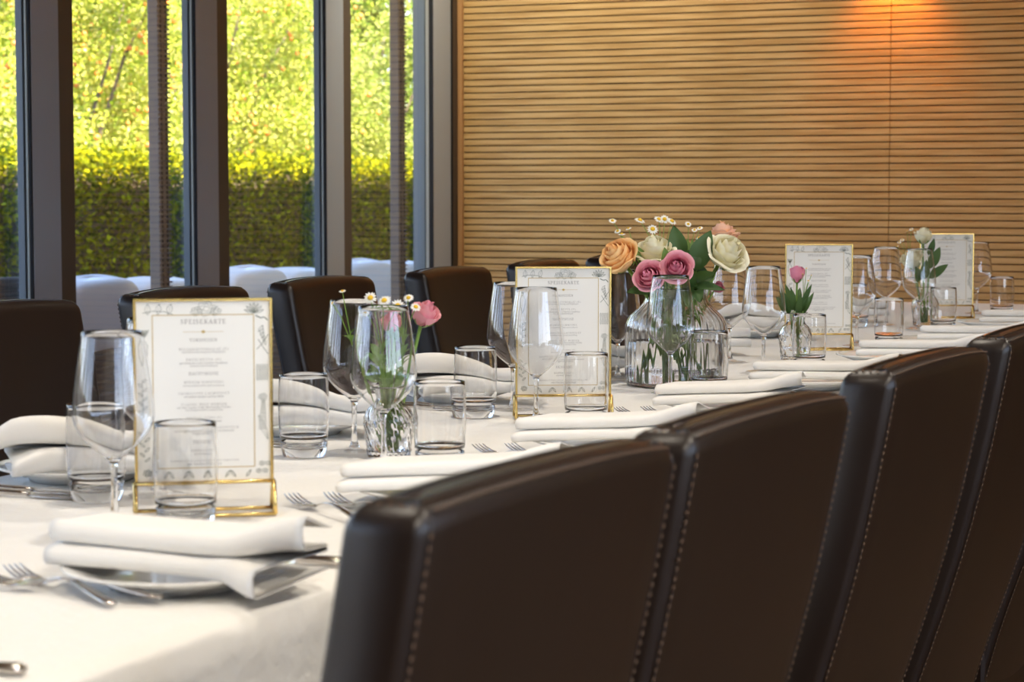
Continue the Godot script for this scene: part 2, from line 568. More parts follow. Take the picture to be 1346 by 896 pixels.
func make_outdoors() -> void:
	var g := structure("terrace_ground", box(Vector3(-20, -0.12, -14), Vector3(31.2, 0.2, 60), 0.002), M.paving)
	var r := RandomNumberGenerator.new()
	r.seed = 77
	# clipped hedge parallel to the window
	var h := thing("hedge", "clipped green hedge with a sunlit top behind the terrace cushions", "hedge", Vector3(-8.8, 0, -9.0))
	part("twig_core", box(Vector3(0, 0.66, 0), Vector3(0.62, 1.3, 29.6), 0.1), M.bark, h)
	var pts := []
	for i in 70000:   # face towards the room
		pts.append(Vector3(0.36 + r.randfn(0, 0.045), r.randf_range(0.02, 1.36), r.randf_range(-14.6, 14.6) if i % 4 == 0 else r.randf_range(-14.6, -1.0)))
	for i in 46000:   # top
		pts.append(Vector3(r.randf_range(-0.36, 0.38), 1.35 + r.randfn(0, 0.04) + 0.03 * sin(i), r.randf_range(-14.6, 14.6) if i % 4 == 0 else r.randf_range(-14.6, -1.0)))
	scatter("foliage", h, leaf_mesh(0.040, 0.013), M.leaf, pts, [Color(0.14, 0.16, 0.004), Color(0.23, 0.23, 0.004), Color(0.045, 0.07, 0.004), Color(0.34, 0.31, 0.005)], 0.7, 1.4, r)
	# loose shrubs and trees beyond it
	var shrubs := [
		[Vector3(-11.6, 0, -14.4), 1.5, 3.3, "airy yellow-green shrub with orange hips beyond the hedge, leftmost", true],
		[Vector3(-12.2, 0, -17.4), 1.7, 3.6, "tall yellow-green shrub dotted with orange hips beyond the first window pane", true],
		[Vector3(-12.4, 0, -20.4), 1.7, 3.7, "bright yellow-green shrub beyond the second window pane", true],
		[Vector3(-13.0, 0, -23.6), 1.8, 3.6, "pale green shrub beyond the pane next to the slatted wall", false],
		[Vector3(-16.5, 0, -19.0), 2.4, 5.4, "darker tree standing behind the yellow-green shrubs, left one", false],
		[Vector3(-16.8, 0, -25.5), 2.6, 5.6, "darker tree standing behind the pale shrub, by the slatted wall", false],
		[Vector3(-13.8, 0, -27.0), 1.8, 3.9, "pale green shrub farthest along the hedge, at the window's end", false],
		[Vector3(-11.8, 0, -10.6), 1.9, 4.2, "yellow-green shrub beyond the hedge, past the picture's left edge", false],
		[Vector3(-12.2, 0, -6.4), 2.1, 4.3, "yellow-green shrub beyond the hedge, level with the camera's left", false],
		[Vector3(-12.0, 0, -2.0), 2.1, 4.3, "yellow-green shrub beyond the hedge, beside the camera", false],
		[Vector3(-12.2, 0, 2.6), 2.1, 4.3, "yellow-green shrub beyond the hedge, behind the camera", false],
		[Vector3(-17.2, 0, -22.2), 2.6, 5.6, "darker tree standing behind the second window pane's shrub", false],
		[Vector3(-16.6, 0, -28.2), 2.6, 5.6, "darker tree standing behind the far pale shrub", false],
		[Vector3(-17.5, 0, -32.5), 2.8, 5.2, "farthest dark tree glimpsed at the edge of the window", false],
	]
	var lm := leaf_mesh(0.040, 0.0135)
	var big := leaf_mesh(0.16, 0.055)
	for k in shrubs.size():
		var s: Array = shrubs[k]
		var t := thing("shrub" if s[2] < 4.5 else "tree", s[3], "shrub" if s[2] < 4.5 else "tree", s[0], 0.0, "greenery beyond the hedge")
		var rad: float = s[1]
		var hgt: float = s[2]
		for b in 5:
			var m := MB.new()
			var a := TAU * b / 5.0 + k
			var path := []
			for q in 6:
				var f := q / 5.0
				path.append(Vector3(cos(a) * rad * 0.55 * f * f, hgt * 0.85 * f, sin(a) * rad * 0.55 * f * f) + Vector3(r.randf() - 0.5, 0, r.randf() - 0.5) * 0.08 * f)
			m.tube(path, [0.04, 0.035, 0.03, 0.022, 0.015, 0.008], 6)
			part("trunk", m.mesh(), M.bark, t)
		var p := []
		var centres := []
		for q in 40:
			var a := r.randf() * TAU
			var f := r.randf()
			centres.append(Vector3(cos(a) * rad * 0.85 * sqrt(r.randf()), hgt * (0.15 + 0.82 * f), sin(a) * rad * 0.85 * sqrt(r.randf())))
		for q in (52000 if k < 5 else 16000):
			var cc: Vector3 = centres[r.randi() % centres.size()]
			p.append(cc + Vector3(r.randfn(), r.randfn(), r.randfn()) * 0.23 * (1.0 if k < 4 else 1.5))
		var cols := [Color(0.34, 0.38, 0.045), Color(0.43, 0.43, 0.08), Color(0.21, 0.28, 0.03), Color(0.54, 0.49, 0.17)] if k < 3 else ([Color(0.30, 0.35, 0.08), Color(0.19, 0.25, 0.04), Color(0.40, 0.40, 0.14)] if s[2] < 4.5 else [Color(0.10, 0.16, 0.03), Color(0.16, 0.22, 0.04), Color(0.07, 0.12, 0.03)])
		scatter("foliage", t, lm if s[2] < 4.5 else big, M.leaf, p, cols, 0.7, 1.5, r)
		if s[4]:
			var bm := SphereMesh.new()
			bm.radius = 0.022
			bm.height = 0.05
			bm.radial_segments = 8
			bm.rings = 4
			var bp := []
			for q in 260:
				var cc: Vector3 = centres[r.randi() % centres.size()]
				bp.append(cc + Vector3(r.randfn() * 0.3 + 0.12, r.randfn() * 0.25, r.randfn() * 0.3))
			scatter("hips", t, bm, M.berry, bp, [], 0.8, 1.3, r)
	make_terrace()

func pillow(size: Vector3, puff := 0.35) -> ArrayMesh:
	var m := MB.new()
	var R := []
	var n := 14
	for i in n + 1:
		var lat := -PI / 2 + PI * i / n
		var ring := PackedVector3Array()
		for j in 28:
			var a := TAU * j / 28
			var e := puff
			var cl := pow(absf(cos(lat)), e)
			ring.append(Vector3(signf(cos(a)) * pow(absf(cos(a)), e) * cl * size.x / 2, signf(sin(lat)) * pow(absf(sin(lat)), e) * size.y / 2, signf(sin(a)) * pow(absf(sin(a)), e) * cl * size.z / 2))
		R.append(ring)
	m.rings(R, true, true)
	return m.mesh()

func wicker_panel(w: float, h: float, d: float) -> ArrayMesh:
	# horizontal strands woven round uprights, as one basketwork skin
	var m := MB.new()
	m.chamfer(Vector3(0, h / 2, 0), Vector3(d * 0.7, h, w), 0.01)
	var rows := int(h / 0.03)
	for i in rows:
		var path := []
		var steps := int(w / 0.05)
		for j in steps + 1:
			path.append(Vector3(d * 0.38 + 0.006 * (1 if (i + j) % 2 == 0 else -1), 0.015 + i * 0.03, -w / 2 + w * j / steps))
		m.tube(path, 0.010, 5)
	return m.mesh()

func make_terrace() -> void:
	# back-to-window lounge sofa units with loose white cushions
	var units := [[-8.45, "white-cushioned wicker lounge seat outside the pane left of the second mullion"], [-9.85, "white-cushioned wicker lounge seat outside the middle pane"], [-11.1, "white-cushioned wicker lounge seat outside beside the slatted wall"]]
	for u in units:
		var t := thing("lounge_sofa", u[1], "sofa", Vector3(-5.7, -0.02, u[0]), 0.0, "lounge seats on the terrace")
		part("base", box(Vector3(-0.2, 0.17, 0), Vector3(0.85, 0.34, 1.2), 0.02), M.wicker, t)
		var wp := part("wicker_back", wicker_panel(1.2, 0.40, 0.05), M.wicker, t)
		wp.position = Vector3(0.22, 0.06, 0)
		var sc := part("seat_cushion", pillow(Vector3(0.75, 0.18, 1.16), 0.3), M.cushion, t)
		sc.position = Vector3(-0.28, 0.42, 0)
		for k in [-1, 1]:
			var o := part("back_cushion", pillow(Vector3(0.26, 0.44, 0.60), 0.42), M.cushion, t)
			o.position = Vector3(0.06, 0.545 + 0.012 * k, 0.30 * k)
			o.rotation = Vector3(0.03 * k, 0, -0.14)
	var c := thing("wicker_armchair", "grey wicker armchair back outside the leftmost pane", "armchair", Vector3(-5.75, -0.02, -7.25))
	var wb := part("wicker_back", wicker_panel(0.7, 0.74, 0.05), M.wicker, c)
	wb.position = Vector3(0.15, 0.06, 0)
	part("seat", box(Vector3(-0.2, 0.36, 0), Vector3(0.66, 0.10, 0.66), 0.02), M.wicker, c)
	for x in [-0.48, 0.08]:
		for z in [-0.28, 0.28]:
			part("leg", box(Vector3(x, 0.16, z), Vector3(0.05, 0.32, 0.05), 0.004), M.wicker, c)
	# ribbed slim posts that carry the outside blinds
	for z in [-7.155, -9.26]:
		var p := thing("blind_guide_post", "slim ribbed grey post outside the window, " + ("left one" if z > -8.0 else "nearer the slatted wall"), "post", Vector3(-4.6, 0, z), 0.0, "blind guide posts")
		part("rail", box(Vector3(0, 1.45, 0), Vector3(0.05, 2.9, 0.07), 0.004), M.post, p)
		for k in [-1, 1]:
			part("cord", box(Vector3(0.028, 1.45, 0.018 * k + 0.004), Vector3(0.006, 2.9, 0.007), 0.001), M.gasket, p)
		var m := MB.new()
		for i in 150:
			m.chamfer(Vector3(0.027, 0.05 + i * 0.019, 0), Vector3(0.012, 0.006, 0.076), 0.001)
		var rb := part("ribs", m.mesh(), M.sash, p)
		rb.set_meta("kind", "stuff")

# ------------------------------------------------------------------ table
const TX0 := -1.81
const TX1 := -1.02

func cloth_mesh(z0: float, z1: float, lift: float) -> ArrayMesh:
	# top, rounded edge and hanging sides swept along z; the last rings turn down over the ends
	var m := MB.new()
	var prof := []
	var drop := 0.23
	var r := 0.010
	for s in [-1, 1]:
		var side := []
		var x: float = TX0 - lift if s < 0 else TX1 + lift
		for q in 7:
			side.append([x + s * (0.012 + 0.004 * q / 6.0), T + lift - drop + (drop - r) * q / 6.0, 1.0 - q / 6.0])
		for q in range(1, 6):
			var a := PI / 2 * q / 5.0
			side.append([x + s * (0.012 * (1 - q / 5.0)) - s * 0.0 + s * (cos(a) * r - r), T + lift - r + sin(a) * r, 0.0])
		if s > 0: side.reverse()
		prof.append_array(side)
		if s < 0:
			for q in range(1, 8):
				prof.append([TX0 + (TX1 - TX0) * q / 8.0, T + lift, 0.0])
	var R := []
	var n := int(absf(z1 - z0) / 0.06)
	for i in n + 1:
		var z := z0 + (z1 - z0) * i / n
		var ring := PackedVector3Array()
		for p in prof:
			var sx := signf(p[0] - (TX0 + TX1) / 2)
			var wave: float = (sin(z * 5.3 + sx) * 0.012 + sin(z * 11.0 + 2.0 * sx) * 0.006) * p[2]
			ring.append(Vector3(p[0] + sx * wave, p[1], z))
		R.append(ring)
	m.rings(R, false, false)
	return m.mesh()

func make_table() -> void:
	var t := thing("banquet_table", "long narrow banquet table hidden under the white tablecloths", "table", Vector3((TX0 + TX1) / 2, 0, -4.1))
	part("tabletop", box(Vector3(0, T - 0.022, 0), Vector3(0.77, 0.03, 6.8), 0.004), M.leg_wood, t)
	for z in [-3.3, -1.65, 0.0, 1.65, 3.3]:
		for x in [-0.19, 0.19]:
			part("leg", box(Vector3(x, (T - 0.037) / 2, z), Vector3(0.05, T - 0.037, 0.05), 0.004), M.leg_wood, t)
	tag(part("tablecloth", cloth_mesh(-0.70, -7.52, -0.0012), M.cloth), "long smooth white tablecloth along the set table", "tablecloth", "white tablecloths")
	var o := part("tablecloth", cloth_mesh(-0.66, -1.72, 0.0), M.cloth)
	tag(o, "white cloth laid over the near end of the table", "tablecloth", "white tablecloths")

# ------------------------------------------------------------------ chairs
func chair_parts(t: Node3D) -> void:
	var hw := 0.212
	var th := 0.034
	var top := 0.938
	var rake := tan(deg_to_rad(15.0))
	var xr := 0.26 - th
	var half := func(inset: float) -> Array:
		# outline of one face from -z to +z: [z, x >= 0]
		var rc := 0.016
		var out := []
		for q in 6:
			var a := PI / 2 * q / 5.0
			out.append([-(hw - rc) - rc * cos(a) + inset * cos(a), th - rc + rc * sin(a) - inset * sin(a)] if q > 0 else [-hw + inset, 0.0])
		for q in range(1, 12):
			out.append([-(hw - rc) + 2 * (hw - rc) * q / 12.0, th - inset])
		for q in 6:
			var a := PI / 2 * (5 - q) / 5.0
			out.append([(hw - rc) + rc * cos(a) - inset * cos(a), th - rc + rc * sin(a) - inset * sin(a)] if q < 5 else [hw - inset, 0.0])
		return out
	var R := []
	var front_top := []
	var rear_top := []
	var levels := []
	for i in 13:
		levels.append([0.19 + (top - 0.022 - 0.19) * i / 12.0, 0.0])
	for q in range(1, 7):
		var a := PI / 2 * q / 6.0
		levels.append([top - 0.022 + 0.022 * sin(a), 0.022 * (1 - cos(a))])
	for lv in levels:
		var y: float = lv[0]
		var inset: float = lv[1]
		var cx := xr - (top - y) * rake + 0.014 * sin(clampf((y - 0.4) / 0.53, 0, 1) * PI)
		var k := clampf((y - 0.75) / 0.18, 0.0, 1.0)
		var ring := PackedVector3Array()
		var H: Array = half.call(inset)
		var wide := 1.0 - 0.03 * (1.0 - clampf((y - 0.4) / 0.5, 0, 1))
		var place := func(z: float, x: float) -> Vector3:
			var zz := z * wide
			var crown := 0.009 * (1.0 - pow(absf(z) / hw, 2.5)) * k
			var bow := 0.010 * (1.0 - pow(z / hw, 2.0))
			return Vector3(cx + x + bow, y + crown, zz)
		for p in H: ring.append(place.call(p[0], -p[1]))
		for q in range(H.size() - 2, 0, -1): ring.append(place.call(H[q][0], H[q][1]))
		R.append(ring)
		if lv == levels[-1]:
			for p in H:
				front_top.append(place.call(p[0], -p[1]))
				rear_top.append(place.call(p[0], p[1]))
	var m := MB.new()
	m.rings(R, true, false)
	for j in front_top.size() - 1:
		m.quad(front_top[j], front_top[j + 1], rear_top[j + 1], rear_top[j])
	m.shell()
	var b0: PackedVector3Array = R[0]
	for j in range(1, b0.size() - 1): m.tri(b0[0], b0[j], b0[j + 1])
	m.from = 0
	m.fix()
	part("backrest", m.mesh(), M.leather, t)
	# piping and stitches along the rear side edges and the rear top edge, and along the front sides
	var pip := MB.new()
	var sti := MB.new()
	var n: int = R[0].size()
	var hN: int = (n + 2) / 2
	var rear_l := []
	var rear_r := []
	var fr_l := []
	var fr_r := []
	for i in R.size() - 4:
		var ring: PackedVector3Array = R[i]
		# corner arc middle points
		rear_r.append(ring[hN - 1 + 4])
		rear_l.append(ring[n - 4])
		fr_l.append(ring[4])
		fr_r.append(ring[hN - 1 - 4])
	var top_rear := []
	var tr: PackedVector3Array = R[R.size() - 4]
	for j in range(hN - 1 + 4, n - 3): top_rear.append(tr[j])
	var seam: PackedVector3Array = R[R.size() - 3]
	var side_l := []
	var side_r := []
	for q in range(-4, 5):
		side_l.append(seam[(q + n) % n])
		side_r.append(seam[hN - 1 + q])
	for path in [side_l, side_r]:
		stitch(sti, path, Vector3(0, 0.0012, 0.0010 * signf(path[4].z)))
	for path in [rear_l, rear_r, top_rear]:
		pip.tube(path, 0.0013, 6)
		stitch(sti, path, Vector3(0.0016, 0.0, 0.0) + (Vector3(0.0012, 0.0015, 0) if path == top_rear else Vector3(0.0, 0.0, 0.0016 * signf(path[0].z))))
	part("piping", pip.mesh(), M.leather, t)
	var so := part("stitching", sti.mesh(), M.thread, t)
	so.set_meta("kind", "stuff")
	# seat and legs
	var sm := MB.new()
	sm.chamfer(Vector3(-0.115, 0.43, 0), Vector3(0.42, 0.10, 0.424), 0.016)
	part("seat", sm.mesh(), M.leather, t)
	part("seat_base", box(Vector3(-0.115, 0.285, 0), Vector3(0.41, 0.19, 0.420), 0.006), M.leather, t)
	var ss := MB.new()
	for z in [-0.2115, 0.2115]:
		for y in [0.372, 0.388]:
			stitch(ss, [Vector3(-0.32, y, z), Vector3(0.09, y, z)], Vector3.ZERO)
	part("seat_stitching", ss.mesh(), M.thread, t).set_meta("kind", "stuff")
	for x in [-0.25, 0.03]:
		for z in [-0.18, 0.18]:
			var lg := MB.new()
			var ring0 := PackedVector3Array()
			var ring1 := PackedVector3Array()
			for q in [[-1, -1], [1, -1], [1, 1], [-1, 1]]:
				ring0.append(Vector3(x + q[0] * 0.014, 0.0, z + q[1] * 0.014))
				ring1.append(Vector3(x + q[0] * 0.021, 0.19, z + q[1] * 0.021))
			lg.sg = -1
			lg.rings([ring0, ring1])
			part("leg", lg.mesh(), M.leg_wood, t)

func stitch(m: MB, path: Array, off: Vector3) -> void:
	var curve := Curve3D.new()
	for p in path: curve.add_point(p)
	var len := curve.get_baked_length()
	var d := 0.004
	while d < len - 0.006:
		var a := curve.sample_baked(d)
		var b := curve.sample_baked(d + 0.005)
		var dir := (b - a).normalized()
		var x := dir.cross(Vector3.UP).normalized() if absf(dir.y) < 0.9 else dir.cross(Vector3.BACK).normalized()
		m.chamfer((a + b) / 2 + off, Vector3(0.0014, 0.0014, 0.0034), 0.0003, Basis(x, dir.cross(x), dir))
		d += 0.0085

func make_chairs() -> void:
	var right := [
		[-1.480, -0.583, "dark brown leather dining chair nearest the camera, out of focus"],
		[-1.960, -0.558, "dark brown leather dining chair second along the table's near side"],
		[-2.645, -0.545, "dark brown leather dining chair third along the table's near side"],
		[-3.265, -0.525, "dark brown leather dining chair fourth along the near side, cut by the picture edge"],
		[-3.90, -0.510, "dark brown leather dining chair behind the fourth, a black sliver at the edge"],
	]
	var proto: Node3D = null
	for c in right:
		var at := Vector3(c[1] - 0.26, 0, c[0])
		if proto == null:
			proto = thing("dining_chair", c[2], "chair", at, -0.075, "leather chairs on the near side")
			chair_parts(proto)
		else:
			copy(proto, "dining_chair", c[2], at, -0.075, "leather chairs on the near side")
	var left := [
		[-3.19, 0.0, "dark leather dining chair on the window side, cut by the picture's left edge"],
		[-3.82, 0.0, "dark leather dining chair on the window side behind the first menu card"],
		[-4.42, 0.0, "dark leather dining chair on the window side behind the small pink rose vase"],
		[-5.12, 0.0, "dark leather dining chair on the window side in front of the slatted wall's corner"],
		[-5.78, 0.0, "dark leather dining chair on the window side behind the second menu card"],
		[-6.40, 0.0, "farthest dark leather dining chair on the window side behind the peach rose"],
	]
	for c in left:
		copy(proto, "dining_chair", c[2], Vector3(-2.43 + 0.26, 0, c[0]), PI + c[1], "leather chairs on the window side")

# ------------------------------------------------------------------ place settings
func napkin_mesh(flip: float, shear := 0.0) -> ArrayMesh:
	# a cloth folded in an S: two soft lobes towards +z, open loops at the guest's end (+x, or -x when flipped)
	var R := []
	var base := []   # [z, y, which layer]
	for q in 7: base.append([-0.050 + 0.093 * q / 6.0, 0.0020, 0])
	for q in range(1, 7): base.append([0.043 + 0.0085 * sin(PI * q / 6.0), 0.0105 - 0.0085 * cos(PI * q / 6.0), 0])
	for q in range(1, 8): base.append([0.043 - 0.088 * q / 7.0, 0.0190 + 0.001 * sin(PI * q / 7.0), 1])
	for q in range(1, 5): base.append([-0.045 - 0.0022 * sin(PI * q / 4.0), 0.0212 - 0.0022 * cos(PI * q / 4.0), 1])
	for q in range(1, 8): base.append([-0.045 + 0.086 * q / 7.0, 0.0234, 2])
	for q in range(1, 7): base.append([0.041 + 0.0100 * sin(PI * q / 6.0), 0.0334 - 0.0100 * cos(PI * q / 6.0), 2])
	for q in range(1, 9): base.append([0.041 - 0.090 * q / 8.0, 0.0434 - 0.004 * q / 8.0, 3])
	var th := 0.0011
	for i in 25:
		var s := i / 24.0
		var x := -0.135 + 0.265 * s
		var e := smoothstep(0.70, 1.0, s)
		var line := []
		for b in base:
			var z: float = b[0]
			var y: float = b[1]
			var nearness := clampf((z + 0.045) / 0.09, 0, 1)
			var swell := 0.55 * e
			if flip < 0.0: swell = 0.75 * sin(PI * clampf((s - 0.30) / 0.85, 0.0, 1.0)) - 0.35 * smoothstep(0.85, 1.0, s)
			y = y * (1.0 + swell * (nearness if flip > 0.0 else 0.4 + 0.6 * nearness)) + 0.0012 * sin(s * 5.0 + b[2])
			if b[2] >= 2: z -= 0.010 * (1.0 - s) + 0.008 * e
			z += 0.016 * e * nearness * (1.0 if b[2] < 2 else 0.2)
			y -= (0.014 if flip > 0.0 else 0.004) * e * e * nearness * (1.0 if b[2] < 2 else 0.2)
			var skew := 0.030 * nearness * s * (-0.6 if b[2] < 2 else 0.8)
			line.append(Vector3((x + skew * s) * flip + shear * (0.045 - z), maxf(y, -0.012), z))
		var ring := PackedVector3Array()
		var nrm := []
		for q in line.size():
			var d: Vector3 = line[mini(q + 1, line.size() - 1)] - line[maxi(q - 1, 0)]
			nrm.append(Vector3(0, d.z, -d.y).normalized())
		for q in line.size(): ring.append(line[q] + nrm[q] * th)
		for q in range(line.size() - 1, -1, -1): ring.append(line[q] - nrm[q] * th)
		R.append(ring)
	var m := MB.new()
	m.rings(R, true, false)
	for e in [0, 24]:
		var ring: PackedVector3Array = R[e]
		var n := ring.size()
		for q in n / 2 - 1: m.quad(ring[q], ring[q + 1], ring[n - 2 - q], ring[n - 1 - q])
	return m.mesh()

func fork_parts(t: Node3D) -> void:
	# lies along +x from the tine tips at 0 to the handle end at 0.22
	var m := MB.new()
	var path := []
	var rad := []
	for q in 13:
		var f := q / 12.0
		path.append(Vector3(0.075 + 0.145 * f, 0.0055 + 0.010 * sin(PI * pow(1.0 - f, 1.5)), 0))
		rad.append(lerpf(0.0028, 0.0062, smoothstep(0.1, 0.9, f)) * (1.0 if q < 12 else 0.75))
	m.tube(path, rad, 10, 0.38)
	part("handle", m.mesh(), M.steel, t)
	var hd := MB.new()
	var R := []
	for q in 8:
		var f := q / 7.0
		var x := 0.046 + 0.034 * f
		var w := lerpf(0.0115, 0.003, smoothstep(0.25, 1.0, f))
		var y := 0.0035 + 0.0035 * f * f
		var ring := PackedVector3Array()
		for k in 10:
			var a := TAU * k / 10.0
			ring.append(Vector3(x, y + 0.0011 * sin(a) + 0.0012 * absf(cos(a)), w * cos(a)))
		R.append(ring)
	hd.rings(R)
	part("head", hd.mesh(), M.steel, t)
	for k in 4:
		var tm := MB.new()
		var z := -0.0096 + 0.0064 * k
		tm.tube([Vector3(0, 0.0125, z * 0.93), Vector3(0.012, 0.0085, z * 0.96), Vector3(0.03, 0.0048, z), Vector3(0.050, 0.0038, z)], [0.0008, 0.0014, 0.0018, 0.002], 6, 0.8)
		part("tine", tm.mesh(), M.steel, t)

func knife_parts(t: Node3D) -> void:
	var R := []
	for q in 12:
		var f := q / 11.0
		var x := 0.105 * f
		var w := lerpf(0.003, 0.0095, sin(PI / 2 * minf(1.0, f * 2.2))) * (1.0 - 0.35 * smoothstep(0.75, 1.0, f))
		R.append(PackedVector3Array([Vector3(x, 0.0018, -w), Vector3(x, 0.0026, 0), Vector3(x, 0.0022, w), Vector3(x, 0.0010, 0)]))
	var m := MB.new()
	m.rings(R)
	part("blade", m.mesh(), M.steel, t)
	var h := MB.new()
	h.tube([Vector3(0.103, 0.0042, 0), Vector3(0.115, 0.0048, 0), Vector3(0.15, 0.0052, 0), Vector3(0.19, 0.0056, 0), Vector3(0.213, 0.0058, 0), Vector3(0.218, 0.0055, 0)], [0.0035, 0.0052, 0.0058, 0.0072, 0.0085, 0.006], 12, 0.62)
	part("handle", h.mesh(), M.steel, t)

func make_settings() -> void:
	var pm := MB.new()
	pm.lathe([Vector2(0, 0.004), Vector2(0.058, 0.004), Vector2(0.060, 0.0), Vector2(0.070, 0.0), Vector2(0.074, 0.005), Vector2(0.098, 0.013), Vector2(0.1155, 0.0185), Vector2(0.117, 0.0205), Vector2(0.1145, 0.0215), Vector2(0.096, 0.0165), Vector2(0.076, 0.0095), Vector2(0.06, 0.0085), Vector2(0, 0.0085)], 56, false)
	var plate_mesh := pm.mesh()
	var nap := napkin_mesh(1.0)
	var nap_left := napkin_mesh(-1.0, -0.15)
	var nap_turned := napkin_mesh(1.0, 0.85)
	var fork: Node3D = null
	var knife: Node3D = null
	var R := [
		[-1.230, "at the near corner, mostly out of view"],
		[-1.800, "in front of the first menu card"],
		[-2.420, "in front of the small pink rose vase"],
		[-2.990, "in front of the second menu card"],
		[-3.590, "in front of the large bouquet"],
		[-4.120, "right below the large bouquet"],
		[-4.800, "in front of the third menu card"],
		[-5.370, "in front of the white rose vase"],
		[-6.150, "in front of the farthest menu card"],
	]
	for i in R.size():
		var z: float = R[i][0]
		var where: String = R[i][1]
		plate_at(plate_mesh, Vector3(-1.138, T, z), "round white plate under the folded napkin " + where)
		var n := part("napkin", nap if i < 2 else nap_turned, M.linen)
		var nx: float = [-1.118, -1.118, -1.153, -1.161, -1.162, -1.119, -1.076, -1.064, -1.062][i]
		n.position = Vector3(nx, T + 0.0200, z + (0.016 if i < 2 else 0.0))
		n.rotation.y = [0.0, 0.0, 0.74, 0.70, 0.78, 0.42, 0.40, 0.40, 0.40][i]
		if i > 1: n.scale = Vector3(1, 0.8, 0.9)
		tag(n, "folded white cloth napkin on a plate " + where, "napkin", "napkins on the near side")
		if i <= 5:
			var turns := [-0.50, -0.06] if i == 1 else [-0.68, -0.66]
			for k in 2:
				var at: Vector3 = [Vector3(-1.268, T, z + 0.062), Vector3(-1.308, T, z + 0.092)][k]
				if i == 1:
					at = [Vector3(-1.318, T, z + 0.032), Vector3(-1.312, T + 0.003, z + 0.092)][k]
				var lb := "steel fork %s, %s" % ["beside the plate" if k == 0 else "outermost of the pair", where]
				if fork == null:
					fork = thing("fork", lb, "fork", at, turns[k], "forks on the near side")
					fork_parts(fork)
				else:
					copy(fork, "fork", lb, at, turns[k], "forks on the near side")
		if i <= 2:
			var at := Vector3(-1.252, T, z - 0.160)
			var lb := "steel knife behind the napkin " + where
			if knife == null:
				knife = thing("knife", lb, "knife", at, 0.05, "knives on the near side")
				knife_parts(knife)
			else:
				copy(knife, "knife", lb, at, -0.05, "knives on the near side")
	var L := [
		[-2.42, "at the left picture edge"],
		[-3.02, "behind the first menu card"],
		[-3.62, "behind the small pink rose vase"],
		[-4.25, "behind the second menu card"],
		[-4.90, "behind the large bouquet"],
		[-5.55, "behind the third menu card"],
		[-6.30, "behind the white rose vase"],
	]
	for i in L.size():
		var z: float = L[i][0]
		var where: String = L[i][1] + " on the window side"
		plate_at(plate_mesh, Vector3(-1.685, T, z), "round white plate " + where)
		var n := part("napkin", nap_left, M.linen)
		n.position = Vector3(-1.628, T + 0.0200, z + 0.030)
		n.rotation.y = [0.42, 0.36, 0.40, 0.35, 0.38, 0.40, 0.36][i]
		tag(n, "folded white cloth napkin " + where, "napkin", "napkins on the window side")
		for k in 2:
			if i > 3: continue
			copy(knife, "knife", "steel knife %s the plate %s" % ["next to" if k == 0 else "second from", where], Vector3(-1.560 + 0.02 * k, T, z + 0.135 + 0.035 * k), PI + 0.06, "knives on the window side")

func plate_at(mesh: Mesh, at: Vector3, label: String) -> void:
	var o := part("plate", mesh, M.china)
	o.position = at
	tag(o, label, "plate", "plates under the napkins")

# ------------------------------------------------------------------ glasses
func smooth_profile(pts: Array, steps := 5) -> Array:
	var out := []
	for i in pts.size() - 1:
		var p0: Vector2 = pts[maxi(i - 1, 0)]
		var p1: Vector2 = pts[i]
		var p2: Vector2 = pts[i + 1]
		var p3: Vector2 = pts[mini(i + 2, pts.size() - 1)]
		for q in steps: out.append(p1.cubic_interpolate(p2, p0, p3, float(q) / steps))
	out.append(pts[-1])
	return out

func wall_shell(outer: Array, thick: float, seg := 48) -> ArrayMesh:
	# a thin blown wall with an outer and an inner face, rounded over at the rim and closed at its foot
	var m := MB.new()
	var inner := []
	for i in outer.size():
		var d: Vector2 = outer[mini(i + 1, outer.size() - 1)] - outer[maxi(i - 1, 0)]
		var n := Vector2(-d.y, d.x).normalized()
		var p: Vector2 = outer[i] + n * thick
		inner.append(Vector2(maxf(p.x, 0.0), p.y))
	inner.reverse()
	var loop := outer.duplicate()
	var lip: Vector2 = (outer[-1] + inner[0]) / 2.0
	loop.append(lip + Vector2(0, thick * 0.4))
	loop.append_array(inner)
	m.lathe(loop, seg, true)
	return m.mesh()

